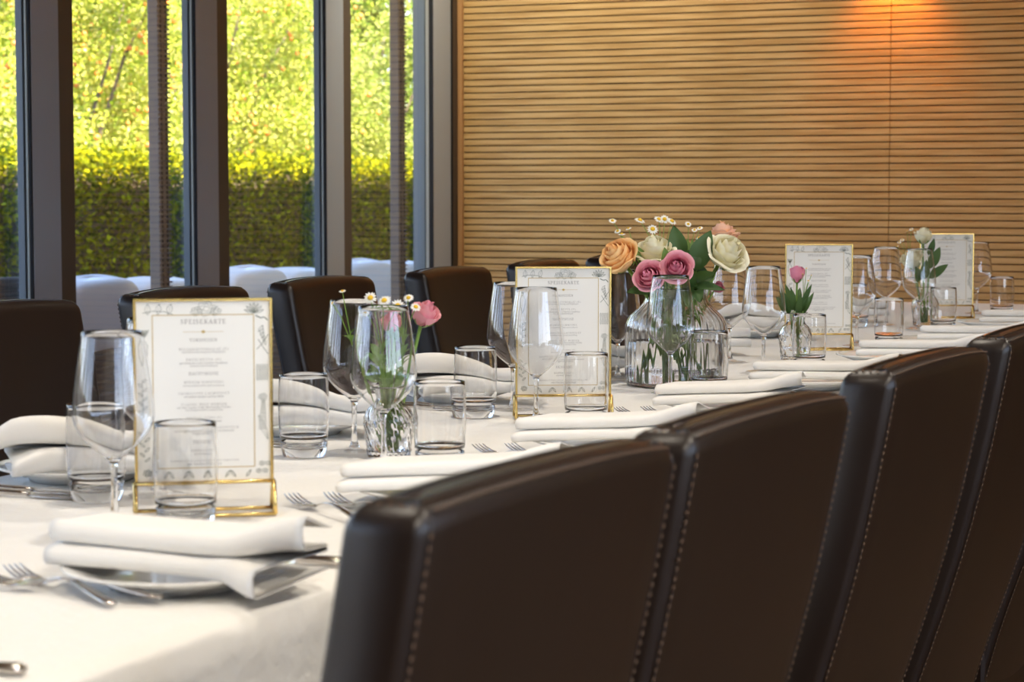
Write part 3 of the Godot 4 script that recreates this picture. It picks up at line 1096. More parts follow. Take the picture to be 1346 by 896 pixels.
func make_glasses() -> void:
	var R := [
		[Vector2(-1.400, -2.075), "stemmed wine glass standing left of the first menu card, nearest of all"],
		[Vector2(-1.360, -2.690), "stemmed wine glass in front of the small pink rose vase"],
		[Vector2(-1.385, -3.310), "stemmed wine glass in front of the second menu card"],
		[Vector2(-1.350, -3.900), "stemmed wine glass in front of the large bouquet vase"],
		[Vector2(-1.330, -4.460), "stemmed wine glass just right of the large bouquet"],
		[Vector2(-1.335, -5.300), "stemmed wine glass at the right edge of the third menu card"],
		[Vector2(-1.340, -6.030), "stemmed wine glass in front of the white rose vase"],
		[Vector2(-1.340, -6.870), "stemmed wine glass right of the farthest menu card"],
		[Vector2(-1.500, -2.320), "stemmed wine glass half hidden behind the first menu card's left edge"],
		[Vector2(-1.480, -2.830), "stemmed wine glass left of the small pink rose vase"],
		[Vector2(-1.505, -3.490), "stemmed wine glass at the left edge of the second menu card"],
		[Vector2(-1.552, -4.150), "stemmed wine glass left of the large bouquet vase"],
		[Vector2(-1.480, -4.690), "stemmed wine glass behind the large bouquet vase, foot visible right of it"],
		[Vector2(-1.500, -5.450), "stemmed wine glass behind the third menu card"],
		[Vector2(-1.470, -6.170), "stemmed wine glass left of the white rose vase"],
	]
	var outer := smooth_profile([Vector2(0.0045, 0.078), Vector2(0.0135, 0.0845), Vector2(0.030, 0.099), Vector2(0.0415, 0.1135), Vector2(0.0468, 0.127), Vector2(0.0472, 0.138), Vector2(0.0450, 0.162), Vector2(0.0410, 0.192), Vector2(0.0350, 0.229)], 4)
	var bowl := wall_shell(outer, 0.0007)
	var sp := smooth_profile([Vector2(0.0, 0.0068), Vector2(0.0078, 0.0072), Vector2(0.0072, 0.0100), Vector2(0.0055, 0.015), Vector2(0.0040, 0.027), Vector2(0.0036, 0.050), Vector2(0.0040, 0.068), Vector2(0.0055, 0.0765), Vector2(0.0100, 0.0815), Vector2(0.0050, 0.0835), Vector2(0.0, 0.0836)], 3)
	var sm := MB.new()
	sm.lathe(sp, 36, false)
	var stem := sm.mesh()
	var fm := MB.new()
	fm.lathe(smooth_profile([Vector2(0.0, 0.0008), Vector2(0.030, 0.0), Vector2(0.0365, 0.0004), Vector2(0.0370, 0.0012), Vector2(0.033, 0.0022), Vector2(0.020, 0.0040), Vector2(0.010, 0.0066), Vector2(0.0, 0.0067)], 3), 40, false)
	var foot := fm.mesh()
	var proto: Node3D = null
	for i in R.size():
		var at := Vector3(R[i][0].x, T, R[i][0].y)
		var grp := "wine glasses on the near side" if i < 8 else "wine glasses on the window side"
		if proto == null:
			proto = thing("wine_glass", R[i][1], "wine glass", at, 0.0, grp)
			part("bowl", bowl, M.glass, proto)
			part("stem", stem, M.glass, proto)
			part("foot", foot, M.pane, proto)
		else:
			copy(proto, "wine_glass", R[i][1], at, 0.0, grp)
	var W := [
		[Vector2(-1.330, -2.118), "empty tumbler in front of the first menu card"],
		[Vector2(-1.288, -2.724), "empty tumbler right of the small pink rose vase, before the white cloth"],
		[Vector2(-1.290, -3.300), "empty tumbler in front of the second menu card"],
		[Vector2(-1.278, -3.920), "empty tumbler at the right side of the large bouquet vase"],
		[Vector2(-1.250, -4.540), "empty tumbler at the right side of the pink bud vase"],
		[Vector2(-1.258, -5.320), "empty tumbler right of the third menu card"],
		[Vector2(-1.258, -5.970), "empty tumbler in front of the farthest menu card"],
		[Vector2(-1.247, -6.800), "empty tumbler right of the farthest menu card, last in the row"],
		[Vector2(-1.548, -2.255), "empty tumbler behind the nearest wine glass's stem"],
		[Vector2(-1.525, -2.755), "empty tumbler right of the first menu card, before a dark chair"],
		[Vector2(-1.518, -3.355), "empty tumbler left of the second menu card"],
		[Vector2(-1.560, -4.020), "empty tumbler behind the second menu card's right edge"],
		[Vector2(-1.545, -4.640), "empty tumbler behind the large bouquet vase"],
		[Vector2(-1.530, -6.060), "empty tumbler behind the white rose vase"],
	]
	var tp := smooth_profile([Vector2(0.0305, 0.0), Vector2(0.0338, 0.012), Vector2(0.0362, 0.034), Vector2(0.0375, 0.062), Vector2(0.0374, 0.092), Vector2(0.0360, 0.122)], 4)
	var body_prof := []
	var base_prof := []
	for p in tp:
		if p.y >= 0.0225: body_prof.append(p)
		else: base_prof.append(p)
	base_prof.append(Vector2(0.0352, 0.0226))
	var body := wall_shell(body_prof, 0.0010)
	var bm := MB.new()
	var bp := [Vector2(0, 0.0012), Vector2(0.026, 0.0008)]
	for p in base_prof: bp.append(p)
	bp.append_array([Vector2(0.0338, 0.0235), Vector2(0.0325, 0.0195), Vector2(0.028, 0.0150), Vector2(0.018, 0.0128), Vector2(0, 0.0120)])
	bm.lathe(bp, 40, false)
	var base := bm.mesh()
	var tproto: Node3D = null
	for i in W.size():
		var at := Vector3(W[i][0].x, T, W[i][0].y)
		var grp := "tumblers on the near side" if i < 8 else "tumblers on the window side"
		if tproto == null:
			tproto = thing("tumbler", W[i][1], "tumbler", at, 0.0, grp)
			part("body", body, M.glass, tproto)
			part("base", base, M.glass, tproto)
		else:
			copy(tproto, "tumbler", W[i][1], at, 0.0, grp)

# ------------------------------------------------------------------ menu cards
const MW := 0.166
const MH := 0.262

func text_line(st: SurfaceTool, font: Font, text: String, wide: float, y: float, spacing := 0) -> void:
	var tm := TextMesh.new()
	var f := FontVariation.new()
	f.base_font = font
	f.spacing_glyph = spacing
	tm.font = f
	tm.font_size = 32
	tm.pixel_size = 0.01
	tm.depth = 0.0
	tm.curve_step = 4.0
	tm.text = text
	var k := wide / tm.get_aabb().size.x
	st.append_from(tm, 0, Transform3D(Basis.from_scale(Vector3(k, k, 1)), Vector3(0, y, 0)))

func ribbon(m: MB, pts: Array, w: float, z: float) -> void:
	for i in pts.size() - 1:
		var a := Vector3(pts[i].x, pts[i].y, z)
		var b := Vector3(pts[i + 1].x, pts[i + 1].y, z)
		var d := (b - a).normalized()
		var n := Vector3(-d.y, d.x, 0) * w / 2
		m.quad(a - n, a + n, b + n, b - n)

func drawn_leaf(m: MB, base: Vector2, tip: Vector2, wide: float, w: float, z: float) -> void:
	var d := tip - base
	var n := Vector2(-d.y, d.x).normalized()
	for s in [-1, 1]:
		var pts := []
		for q in 9: pts.append(base + d * q / 8.0 + n * s * wide * sin(PI * q / 8.0))
		ribbon(m, pts, w, z)
	ribbon(m, [base, tip], w * 0.7, z)

func drawn_bloom(m: MB, c: Vector2, r: float, w: float, z: float, seed_ang: float) -> void:
	for k in 3:
		var pts := []
		for q in 25:
			var a := TAU * q / 24.0 + seed_ang
			pts.append(c + Vector2(cos(a), sin(a) * 0.8) * r * (0.35 + 0.32 * k) * (1.0 + 0.16 * sin(a * (4 + k))))
		ribbon(m, pts, w, z)

func make_menus() -> void:
	var serif := SystemFont.new()
	serif.font_names = PackedStringArray(["Droid Serif"])
	var st := SurfaceTool.new()
	st.begin(Mesh.PRIMITIVE_TRIANGLES)
	var unit := 0.000303
	var lines := [   # [height, width, words, letter spacing], in units of the print
		[92, 177, "SPEISEKARTE", 3], [165, 110, "VORSPEISEN", 2],
		[202, 196, "WILDKRÄUTERSALAT (V)", 6], [213, 172, "mit Himbeerdressing und Ziegenkäse", 0],
		[243, 136, "BRUSCHETTA (V)", 6], [257, 190, "geröstetes Brot mit Tomaten, Basilikum", 0], [268, 110, "Olivenöl und Knoblauch", 0],
		[299, 118, "HAUPTSPEISE", 2],
		[333, 157, "WIENER SCHNITZEL", 6], [347, 163, "mit Petersilienkartoffeln und Preiselbeeren", 0],
		[378, 200, "GEGRILLTES LACHSFILET", 6], [391, 157, "auf wildem Spargel und Kartoffeln", 0],
		[422, 180, "CLASSIC BEEF BURGER", 6], [434, 213, "mit Salat, Tomate, Gurke, Röstzwiebeln, Cheddar", 0], [444, 147, "und hausgemachten Pommes frites", 0],
		[475, 137, "PASTA AL FORNO (V)", 6], [489, 138, "mit Gemüse und Parmesan", 0],
		[515, 272, "SAISONALE GEMÜSE & KARTOFFELN", 6], [528, 238, "mit hausgemachtem Kräuterquark und Blattsalat", 0], [538, 95, "vegetarisch", 2],
		[572, 85, "DESSERT", 2],
		[606, 105, "PANNA COTTA", 2], [620, 80, "mit Waldbeeren", 0],
		[647, 275, "WARMER SCHOKOLADENKUCHEN MIT VANILLEEIS", 3], [660, 137, "mit frischen Früchten", 0],
	]
	for l in lines:
		text_line(st, serif, l[2], l[1] * unit, MH - l[0] * unit, l[3])
	var letters := st.commit()
	var zc := 0.0012
	# drawn plants of the border
	var dm := MB.new()
	dm.sg = -1
	var r := RandomNumberGenerator.new()
	r.seed = 5
	var lw := 0.00042
	var top := MH - 0.0125
	for k in 3: drawn_leaf(dm, Vector2(-0.066 + k * 0.012, MH - 0.019), Vector2(-0.066 + k * 0.014, MH - 0.006), 0.0032, lw, zc)
	ribbon(dm, [Vector2(-0.072, MH - 0.017), Vector2(-0.06, MH - 0.0145), Vector2(-0.045, MH - 0.0155), Vector2(-0.036, MH - 0.019)], lw * 1.4, zc)
	drawn_bloom(dm, Vector2(0.004, top), 0.0105, lw, zc, 0.3)
	drawn_bloom(dm, Vector2(-0.008, top - 0.003), 0.0065, lw, zc, 1.0)
	drawn_bloom(dm, Vector2(0.015, top - 0.003), 0.0065, lw, zc, 2.0)
	for k in 7:
		var a := PI * (0.1 + 0.8 * k / 6.0)
		drawn_leaf(dm, Vector2(0.061, MH - 0.018), Vector2(0.061, MH - 0.018) + Vector2(cos(a), sin(a)) * 0.0125, 0.0016, lw, zc)
	ribbon(dm, [Vector2(0.063, MH - 0.021), Vector2(0.069, MH - 0.024), Vector2(0.0735, MH - 0.023), Vector2(0.0775, MH - 0.027)], 0.0012, zc)
	# right margin: twigs, fern fans, blossom, stalks
	for k in 5:
		var p := Vector2(0.066 + 0.0022 * k, MH - 0.041 - 0.004 * k)
		drawn_leaf(dm, p, p + Vector2(0.006 - 0.002 * k, 0.008), 0.0018, lw, zc)
	ribbon(dm, [Vector2(0.064, MH - 0.062), Vector2(0.070, MH - 0.056), Vector2(0.078, MH - 0.044)], lw * 1.6, zc)
	ribbon(dm, [Vector2(0.066, MH - 0.050), Vector2(0.072, MH - 0.060), Vector2(0.078, MH - 0.068)], lw * 1.6, zc)
	for k in 5:
		for s in [-1, 1]:
			drawn_leaf(dm, Vector2(0.0645 + k * 0.0030, MH - 0.090), Vector2(0.0645 + k * 0.0030, MH - 0.090 + s * 0.010), 0.0011, lw * 0.7, zc)
	drawn_bloom(dm, Vector2(0.071, MH - 0.120), 0.005, lw, zc, 0.0)
	for k in 5:
		ribbon(dm, [Vector2(0.066 + 0.002 * k, MH - 0.160), Vector2(0.068 + 0.0015 * k, MH - 0.140), Vector2(0.070 + 0.0008 * k, MH - 0.124)], lw, zc)
	drawn_leaf(dm, Vector2(0.077, MH - 0.172), Vector2(0.0655, MH - 0.142), 0.003, lw, zc)
	for k in 4:
		drawn_bloom(dm, Vector2(0.0655 + 0.0038 * k, 0.052 + 0.009 * (k % 2)), 0.0034, lw * 0.8, zc, k)
	# left margin: carrot with its tuft, leafy sprays, a bulb
	for s in [-1, 1]:
		ribbon(dm, [Vector2(-0.071, MH - 0.048), Vector2(-0.071 + s * 0.0045, MH - 0.056), Vector2(-0.071 + s * 0.004, MH - 0.068), Vector2(-0.071, MH - 0.080)], lw * 1.5, zc)
	for k in 5: drawn_leaf(dm, Vector2(-0.071, MH - 0.047), Vector2(-0.077 + 0.0030 * k, MH - 0.037), 0.0010, lw, zc)
	for k in 8:
		drawn_leaf(dm, Vector2(-0.0715, MH - 0.100 - 0.0055 * k), Vector2(-0.0715 + (0.0065 if k % 2 == 0 else -0.0055), MH - 0.096 - 0.0055 * k), 0.0017, lw, zc)
	ribbon(dm, [Vector2(-0.0715, MH - 0.096), Vector2(-0.0715, MH - 0.142)], lw, zc)
	for k in 6:
		drawn_leaf(dm, Vector2(-0.071, 0.066 + 0.006 * k), Vector2(-0.071 + (0.006 if k % 2 == 0 else -0.006), 0.071 + 0.006 * k), 0.0015, lw, zc)
	drawn_bloom(dm, Vector2(-0.068, 0.052), 0.005, lw * 1.3, zc, 0.6)
	# bottom margin sprays
	for k in 9:
		var x := -0.05 + 0.0125 * k
		drawn_leaf(dm, Vector2(x, 0.0452), Vector2(x + 0.006 * (1 if k % 2 == 0 else -1), 0.0535), 0.0016, lw * 1.3, zc)
	var drawing := dm.mesh()
	# gold printed line frame and ornament
	var gm := MB.new()
	gm.sg = -1
	var x0 := -0.0605
	var x1 := 0.0605
	var ya := 0.0575
	var yb := MH - 0.0197
	ribbon(gm, [Vector2(x0, ya), Vector2(x1, ya), Vector2(x1, yb), Vector2(x0, yb), Vector2(x0, ya)], 0.0010, zc + 0.0001)
	ribbon(gm, [Vector2(-0.024, MH - 0.0400), Vector2(0.024, MH - 0.0400)], 0.0004, zc + 0.0001)
	gm.quad(Vector3(-0.003, MH - 0.0400, zc + 0.0002), Vector3(0, MH - 0.0379, zc + 0.0002), Vector3(0.003, MH - 0.0400, zc + 0.0002), Vector3(0, MH - 0.0421, zc + 0.0002))
	var gold_lines := gm.mesh()
	# inner panel of slightly warmer paper, and the gilt frame
	var fm := MB.new()
	var e := 0.0032
	fm.chamfer(Vector3(0, MH - e / 2, 0), Vector3(MW, e, 0.009), 0.0006)
	fm.chamfer(Vector3(-MW / 2 + e / 2, MH / 2 + 0.019, 0), Vector3(e, MH - 0.038 - e, 0.009), 0.0006)
	fm.chamfer(Vector3(MW / 2 - e / 2, MH / 2 + 0.019, 0), Vector3(e, MH - 0.038 - e, 0.009), 0.0006)
	fm.chamfer(Vector3(0, 0.040, 0), Vector3(MW - 2 * e, e, 0.009), 0.0006)
	var frame := fm.mesh()
	# splayed foot: two leaning gilt frames with clear panes
	var bm := MB.new()
	for s in [-1.0, 1.0]:
		var zb: float = 0.026 * s
		var zt: float = 0.006 * s
		var k := 0.0026
		var p := [Vector3(-MW / 2, k, zb), Vector3(MW / 2, k, zb), Vector3(MW / 2, 0.040, zt), Vector3(-MW / 2, 0.040, zt)]
		for q in 4:
			var a: Vector3 = p[q]
			var b: Vector3 = p[(q + 1) % 4]
			bm.tube([a, b], k, 6)
	for s in [-1.0, 1.0]:
		bm.tube([Vector3(MW / 2 * s, 0.0022, -0.024), Vector3(MW / 2 * s, 0.0022, 0.024)], 0.0022, 6)
	var foot := bm.mesh()
	var pane := MB.new()
	pane.chamfer(Vector3.ZERO, Vector3(MW - 0.006, 0.039, 0.0012), 0.0003)
	var pane_mesh := pane.mesh()
	var card := box(Vector3(0, (MH + 0.040) / 2, 0), Vector3(MW - 2 * e, MH - 0.040 - e, 0.002), 0.0002)
	var clear := box(Vector3(0, (MH + 0.040) / 2, 0.0032), Vector3(MW - 2 * e, MH - 0.040 - e, 0.0012), 0.0002)
	var spots := [
		[Vector3(-1.357, T, -2.204), 35.0, "gold-framed menu card nearest the camera beside the first wine glass"],
		[Vector3(-1.371, T, -3.398), 28.0, "gold-framed menu card standing left of the large bouquet"],
		[Vector3(-1.387, T, -5.120), 21.0, "gold-framed menu card right of the large bouquet behind the pink bud vase"],
		[Vector3(-1.376, T, -6.570), 21.0, "farthest gold-framed menu card behind the white rose vase"],
	]
	var proto: Node3D = null
	for s in spots:
		if proto == null:
			proto = thing("menu_card_stand", s[2], "menu card", s[0], deg_to_rad(s[1]), "menu card stands along the table")
			part("frame", frame, M.gold, proto)
			var c := part("card", card, M.card, proto)
			part("lettering", letters, M.ink, c).position = Vector3(0, 0, 0.00125)
			part("botanical_print", drawing, M.drawing, c)
			part("gold_line", gold_lines, M.gold_ink, c)
			part("foot", foot, M.gold, proto)
			for k in [-1.0, 1.0]:
				var o := part("foot_pane", pane_mesh, M.pane, proto)
				o.position = Vector3(0, 0.0213, 0.016 * k)
				o.rotation.x = -k * atan2(0.020, 0.0374)
		else:
			copy(proto, "menu_card_stand", s[2], s[0], deg_to_rad(s[1]), "menu card stands along the table")

# ------------------------------------------------------------------ flowers and vases
func rose(label: String, at: Vector3, axis: Vector3, R: float, inner: Color, outer: Color, foot: Vector3, open := 1.0, layers := 6, sd := 1) -> Node3D:
	var t := thing("rose", label, "rose", at, 0.0, "cut roses")
	var r := RandomNumberGenerator.new()
	r.seed = sd
	var ax := axis.normalized()
	var sx := ax.cross(Vector3.FORWARD).normalized()
	var B := Basis(sx, ax, sx.cross(ax))
	var count := 0
	for i in layers:
		var f := i / float(layers - 1)
		var n := 2 if i < 1 else (3 if i < 3 else (4 if i < 5 else 5))
		for k in n:
			var a0 := TAU * k / n + i * 2.4 + r.randf_range(-0.2, 0.2)
			var rl := R * lerpf(0.13, 0.88, pow(f, 0.85)) * lerpf(0.72, 1.0, open)
			var ytop := R * lerpf(0.80, 0.14 + 0.55 * (1.0 - open), pow(f, 1.3)) * r.randf_range(0.93, 1.07)
			var curl := lerpf(-0.30, 0.30 * open, pow(f, 1.1))
			var wide := lerpf(1.9, 0.80, pow(f, 0.6))
			var ph := r.randf() * TAU
			var m := MB.new()
			var dye := clampf(f * 0.8 + r.randf_range(-0.12, 0.12), 0, 1)
			m.patch(func(p: float, q: float) -> Vector3:
				var u := p * 2.0 - 1.0
				var ang := a0 + u * wide * (0.30 + 0.70 * sin(minf(q * 1.4, 1.0) * PI / 2))
				var c := clampf((q - 0.55) / 0.45, 0, 1)
				var edge := 1.0 - 0.55 * pow(absf(u), 3.0)
				var rad := rl * (0.30 + 0.70 * sin(minf(q * 1.5, 1.0) * PI / 2)) + R * curl * c * c * edge + R * 0.06 * u
				var y := lerpf(-0.85 * R, ytop, q) - R * 0.20 * pow(absf(u), 2.5) * q - R * maxf(curl, 0.0) * 0.75 * c * c * c + R * 0.035 * sin(u * 6.0 + ph) * q * q
				return B * Vector3(cos(ang) * rad, y, sin(ang) * rad), 8, 9, func(q: float) -> Color: return inner.lerp(outer, clampf(dye + (0.55 if q > 0.85 else (0.25 if q > 0.7 else 0.0)), 0, 1)))
			part("petal", m.mesh(), M.petal, t)
			count += 1
	# calyx and stem
	var cm := MB.new()
	for k in 5:
		var a := TAU * k / 5.0
		cm.patch(func(p: float, q: float) -> Vector3:
			var u := (p * 2.0 - 1.0) * 0.35 * (1.0 - q) * (0.6 + q)
			var rad := R * (0.22 + 0.62 * sin(q * PI / 2)) * (0.6 + 0.4 * open)
			return B * Vector3(cos(a + u) * rad, -0.95 * R + R * 0.55 * q, sin(a + u) * rad), 2, 5)
	part("sepals", cm.mesh(), M.mid_leaf, t)
	var sm := MB.new()
	var base := B * Vector3(0, -0.85 * R, 0)
	var end := foot - at
	var mid := base.lerp(end, 0.45) + ax * -0.01
	var path := []
	for q in 9:
		var f := q / 8.0
		path.append(base.lerp(mid, f).lerp(mid.lerp(end, f), f))
	sm.tube(path, R * 0.075 + 0.0008, 7)
	part("stem", sm.mesh(), M.stem, t)
	return t

func leaf_shape(m: MB, base: Vector3, tip: Vector3, wide: float, up: Vector3, bend := 0.15) -> void:
	var d := tip - base
	var side := d.cross(up).normalized()
	var n := side.cross(d).normalized()
	m.patch(func(p: float, q: float) -> Vector3:
		var u := p * 2.0 - 1.0
		var w := wide * pow(sin(PI * pow(q, 0.8)), 0.85)
		return base + d * q + side * u * w + n * (d.length() * bend * sin(PI * q) + absf(u) * w * 0.35 + 0.04 * wide * sin(q * 40.0) * absf(u)), 4, 8)

func sprig(label: String, heads: Array, foot: Vector3, hr: float, join := 0.55, facing := Vector3(0.35, 0.75, 0.5), greens := true, sd := 3) -> void:
	# chamomile: a branching stem with small white daisies
	var t := thing("chamomile_sprig", label, "flower", foot, 0.0, "chamomile sprigs")
	var r := RandomNumberGenerator.new()
	r.seed = sd
	var mean := Vector3.ZERO
	for h in heads: mean += h
	mean /= heads.size()
	var fork := (mean - foot) * join
	var sm := MB.new()
	sm.tube([Vector3.ZERO, fork * 0.5 + Vector3(0.004, 0, 0), fork], 0.0011, 6)
	for h in heads:
		var e: Vector3 = h - foot
		sm.tube([fork * 0.9, fork.lerp(e, 0.5) + Vector3(0, 0.004, 0), e], [0.001, 0.0008, 0.0007], 5)
	part("stem", sm.mesh(), M.stem, t)
	for h in heads:
		var e: Vector3 = h - foot
		var ax := (facing + Vector3(r.randf_range(-0.5, 0.5), r.randf_range(-0.2, 0.2), r.randf_range(-0.5, 0.5))).normalized()
		var sx := ax.cross(Vector3(0.3, 0.2, -1)).normalized()
		var B := Basis(sx, ax, sx.cross(ax))
		var k := hr * r.randf_range(0.85, 1.12)
		var pm := MB.new()
		for q in 13:
			var a := TAU * q / 13.0 + r.randf_range(-0.08, 0.08)
			var dr := Vector3(cos(a), 0, sin(a))
			var sd2 := Vector3(-sin(a), 0, cos(a))
			var A := dr * k * 0.35
			var C := dr * k * r.randf_range(0.92, 1.05) + Vector3(0, -0.12 * k, 0)
			pm.quad(e + B * (A - sd2 * k * 0.09), e + B * ((A + C) / 2 - sd2 * k * 0.17), e + B * C, e + B * ((A + C) / 2 + sd2 * k * 0.17))
			pm.tri(e + B * (A - sd2 * k * 0.09), e + B * ((A + C) / 2 + sd2 * k * 0.17), e + B * (A + sd2 * k * 0.09))
		var head := part("flower_head", pm.mesh(), M.daisy_white, t)
		var dm := MB.new()
		dm.lathe([Vector2(0, 0.30 * k), Vector2(0.18 * k, 0.27 * k), Vector2(0.34 * k, 0.14 * k), Vector2(0.40 * k, 0.0), Vector2(0.2 * k, -0.12 * k), Vector2(0, -0.14 * k)], 12, false)
		var dc := part("disc", dm.mesh(), M.daisy_yellow, head)
		dc.transform = Transform3D(B, e)
	if greens:
		var gm := MB.new()
		for q in 16:
			var f := r.randf_range(0.45, 1.0)
			var b := fork * f
			var a := r.randf() * TAU
			leaf_shape(gm, b, b + Vector3(cos(a) * 0.022, r.randf_range(0.006, 0.03), sin(a) * 0.022), 0.0035, Vector3.UP)
		part("foliage", gm.mesh(), M.mid_leaf, t)

func branch(label: String, foot: Vector3, leaves: Array, material: Material) -> void:
	# leaves: [base, tip, half width]
	var t := thing("leaf_branch", label, "leaf", foot, 0.0, "cut greenery")
	var sm := MB.new()
	for l in leaves:
		var b: Vector3 = l[0] - foot
		sm.tube([Vector3.ZERO, b * 0.55 + Vector3(0, 0.004, 0), b], [0.0016, 0.0013, 0.001], 6)
	part("stem", sm.mesh(), M.stem, t)
	for l in leaves:
		var m := MB.new()
		leaf_shape(m, l[0] - foot, l[1] - foot, l[2], Vector3(0.35, 0.35, 0.87), 0.08)
		part("leaf", m.mesh(), material, t)

func vase_mesh(outer: Array, thick: float, seg: int, rib: int, depth: float) -> ArrayMesh:
	# a closed glass shell: outside up, over the lip, inside down
	var m := MB.new()
	var prof := []
	prof.append(Vector2(0, 0.0))
	for p in outer: prof.append(p)
	var back := []
	for p in outer:
		back.append(Vector2(maxf(p.x - thick, 0.001), maxf(p.y, 0.008)))
	back.reverse()
	var lip: Vector2 = outer[-1]
	prof.append(Vector2(lip.x - thick * 0.5, lip.y + thick * 0.4))
	var R := []
	for p in prof: R.append([p, rib, depth])
	for p in back: R.append([p, 0, 0.0])
	R.append([Vector2(0, 0.008), 0, 0.0])
	var rr := []
	for e in R:
		var ring := PackedVector3Array()
		for j in seg:
			var a := TAU * j / seg
			var r: float = e[0].x * (1.0 + e[2] * cos(e[1] * a))
			ring.append(Vector3(cos(a) * r, e[0].y, sin(a) * r))
		rr.append(ring)
	m.rings(rr, true, false)
	return m.mesh()

func water_mesh(prof: Array, seg := 40) -> ArrayMesh:
	var m := MB.new()
	m.lathe(prof, seg, false)
	return m.mesh()

func make_flowers() -> void:
	var cream_i := Color(0.88, 0.82, 0.48)
	var cream_o := Color(0.92, 0.89, 0.70)
	var peach_i := Color(0.93, 0.40, 0.08)
	var peach_o := Color(0.98, 0.68, 0.33)
	var pink_i := Color(0.72, 0.09, 0.26)
	var pink_o := Color(0.86, 0.42, 0.50)
	var soft_i := Color(0.80, 0.20, 0.33)
	var soft_o := Color(0.86, 0.42, 0.46)
	# ---- large ribbed vase
	var V := Vector3(-1.40, T, -4.08)
	var v := thing("glass_vase", "large ribbed clear glass vase holding the mixed bouquet", "vase", V)
	var op := smooth_profile([Vector2(0.093, 0.0), Vector2(0.101, 0.006), Vector2(0.103, 0.03), Vector2(0.103, 0.085), Vector2(0.1025, 0.120), Vector2(0.094, 0.139), Vector2(0.077, 0.155), Vector2(0.066, 0.168), Vector2(0.063, 0.182), Vector2(0.066, 0.196)], 4)
	part("body", vase_mesh(op, 0.0022, 240, 40, 0.0035), M.crystal, v)
	tag(part("water", water_mesh([Vector2(0, 0.0085), Vector2(0.0985, 0.0085), Vector2(0.0992, 0.03), Vector2(0.0992, 0.088), Vector2(0, 0.088)]), M.water, v), "clear water")
	var foot := func(a: float, r: float) -> Vector3: return V + Vector3(cos(a) * r, 0.012, sin(a) * r)
	rose("full peach garden rose at the left of the large bouquet", Vector3(-1.498, 1.019, -4.003), Vector3(-0.25, 0.55, 0.55), 0.0410, peach_i, peach_o, foot.call(0.3, 0.07), 0.9, 7, 11)
	rose("cream rose in the middle of the large bouquet above the pink ones", Vector3(-1.438, 1.030, -4.055), Vector3(0.1, 0.85, 0.35), 0.0395, cream_i, cream_o, foot.call(1.0, 0.05), 1.0, 6, 12)
	rose("pink rose lower left in the large bouquet", Vector3(-1.426, 0.979, -3.988), Vector3(0.05, 0.35, 0.9), 0.0315, pink_i, pink_o, foot.call(2.2, 0.06), 0.85, 6, 13)
	rose("pink rose facing the camera at the centre of the large bouquet", Vector3(-1.372, 0.997, -4.001), Vector3(0.25, 0.35, 0.9), 0.0310, pink_i, pink_o, foot.call(3.0, 0.06), 1.0, 7, 14)
	rose("large cream rose at the right of the large bouquet", Vector3(-1.296, 1.026, -4.100), Vector3(0.55, 0.55, 0.35), 0.0425, cream_i, cream_o, foot.call(3.6, 0.07), 1.0, 6, 15)
	rose("peach rose behind the right cream rose, its petals rising", Vector3(-1.330, 1.061, -4.166), Vector3(-0.1, 0.95, -0.1), 0.0310, peach_i, Color(0.88, 0.58, 0.42), foot.call(4.4, 0.06), 1.0, 6, 16)
	rose("small dusky pink rosebud low at the right of the large bouquet", Vector3(-1.322, 0.953, -4.110), Vector3(0.7, 0.5, 0.4), 0.0150, Color(0.45, 0.06, 0.14), Color(0.66, 0.22, 0.28), foot.call(4.0, 0.05), 0.4, 4, 17)
	branch("dark glossy leaf standing up between the cream and pink roses", foot.call(5.0, 0.05), [[Vector3(-1.398, 1.000, -4.095), Vector3(-1.413, 1.078, -4.098), 0.020], [Vector3(-1.385, 0.99, -4.06), Vector3(-1.36, 1.03, -4.04), 0.014]], M.deep_leaf)
	branch("dark veined leaves left of the right cream rose", foot.call(5.6, 0.05), [[Vector3(-1.365, 0.985, -4.080), Vector3(-1.334, 1.068, -4.100), 0.023], [Vector3(-1.36, 0.965, -4.06), Vector3(-1.30, 0.985, -4.03), 0.012], [Vector3(-1.355, 0.96, -4.05), Vector3(-1.285, 0.950, -4.045), 0.009]], M.deep_leaf)
	branch("dark leaves hanging over the neck of the large vase", foot.call(0.9, 0.06), [[Vector3(-1.37, 0.955, -4.05), Vector3(-1.345, 0.915, -4.00), 0.015], [Vector3(-1.385, 0.95, -4.04), Vector3(-1.40, 0.905, -4.01), 0.014], [Vector3(-1.355, 0.955, -4.06), Vector3(-1.33, 0.925, -4.02), 0.014], [Vector3(-1.43, 0.95, -4.05), Vector3(-1.475, 0.945, -3.99), 0.014], [Vector3(-1.44, 0.94, -4.06), Vector3(-1.47, 0.985, -4.02), 0.015], [Vector3(-1.37, 0.94, -4.07), Vector3(-1.35, 0.99, -4.03), 0.015]], M.deep_leaf)
	branch("mid green leaves among the roses of the large bouquet", foot.call(1.7, 0.04), [[Vector3(-1.45, 0.99, -4.05), Vector3(-1.475, 1.04, -4.03), 0.012], [Vector3(-1.40, 0.985, -4.03), Vector3(-1.405, 1.035, -4.02), 0.012], [Vector3(-1.36, 0.99, -4.09), Vector3(-1.375, 1.05, -4.10), 0.010], [Vector3(-1.38, 0.985, -4.11), Vector3(-1.395, 1.05, -4.13), 0.010]], M.mid_leaf)
	var nl := []
	var rn := RandomNumberGenerator.new()
	rn.seed = 4
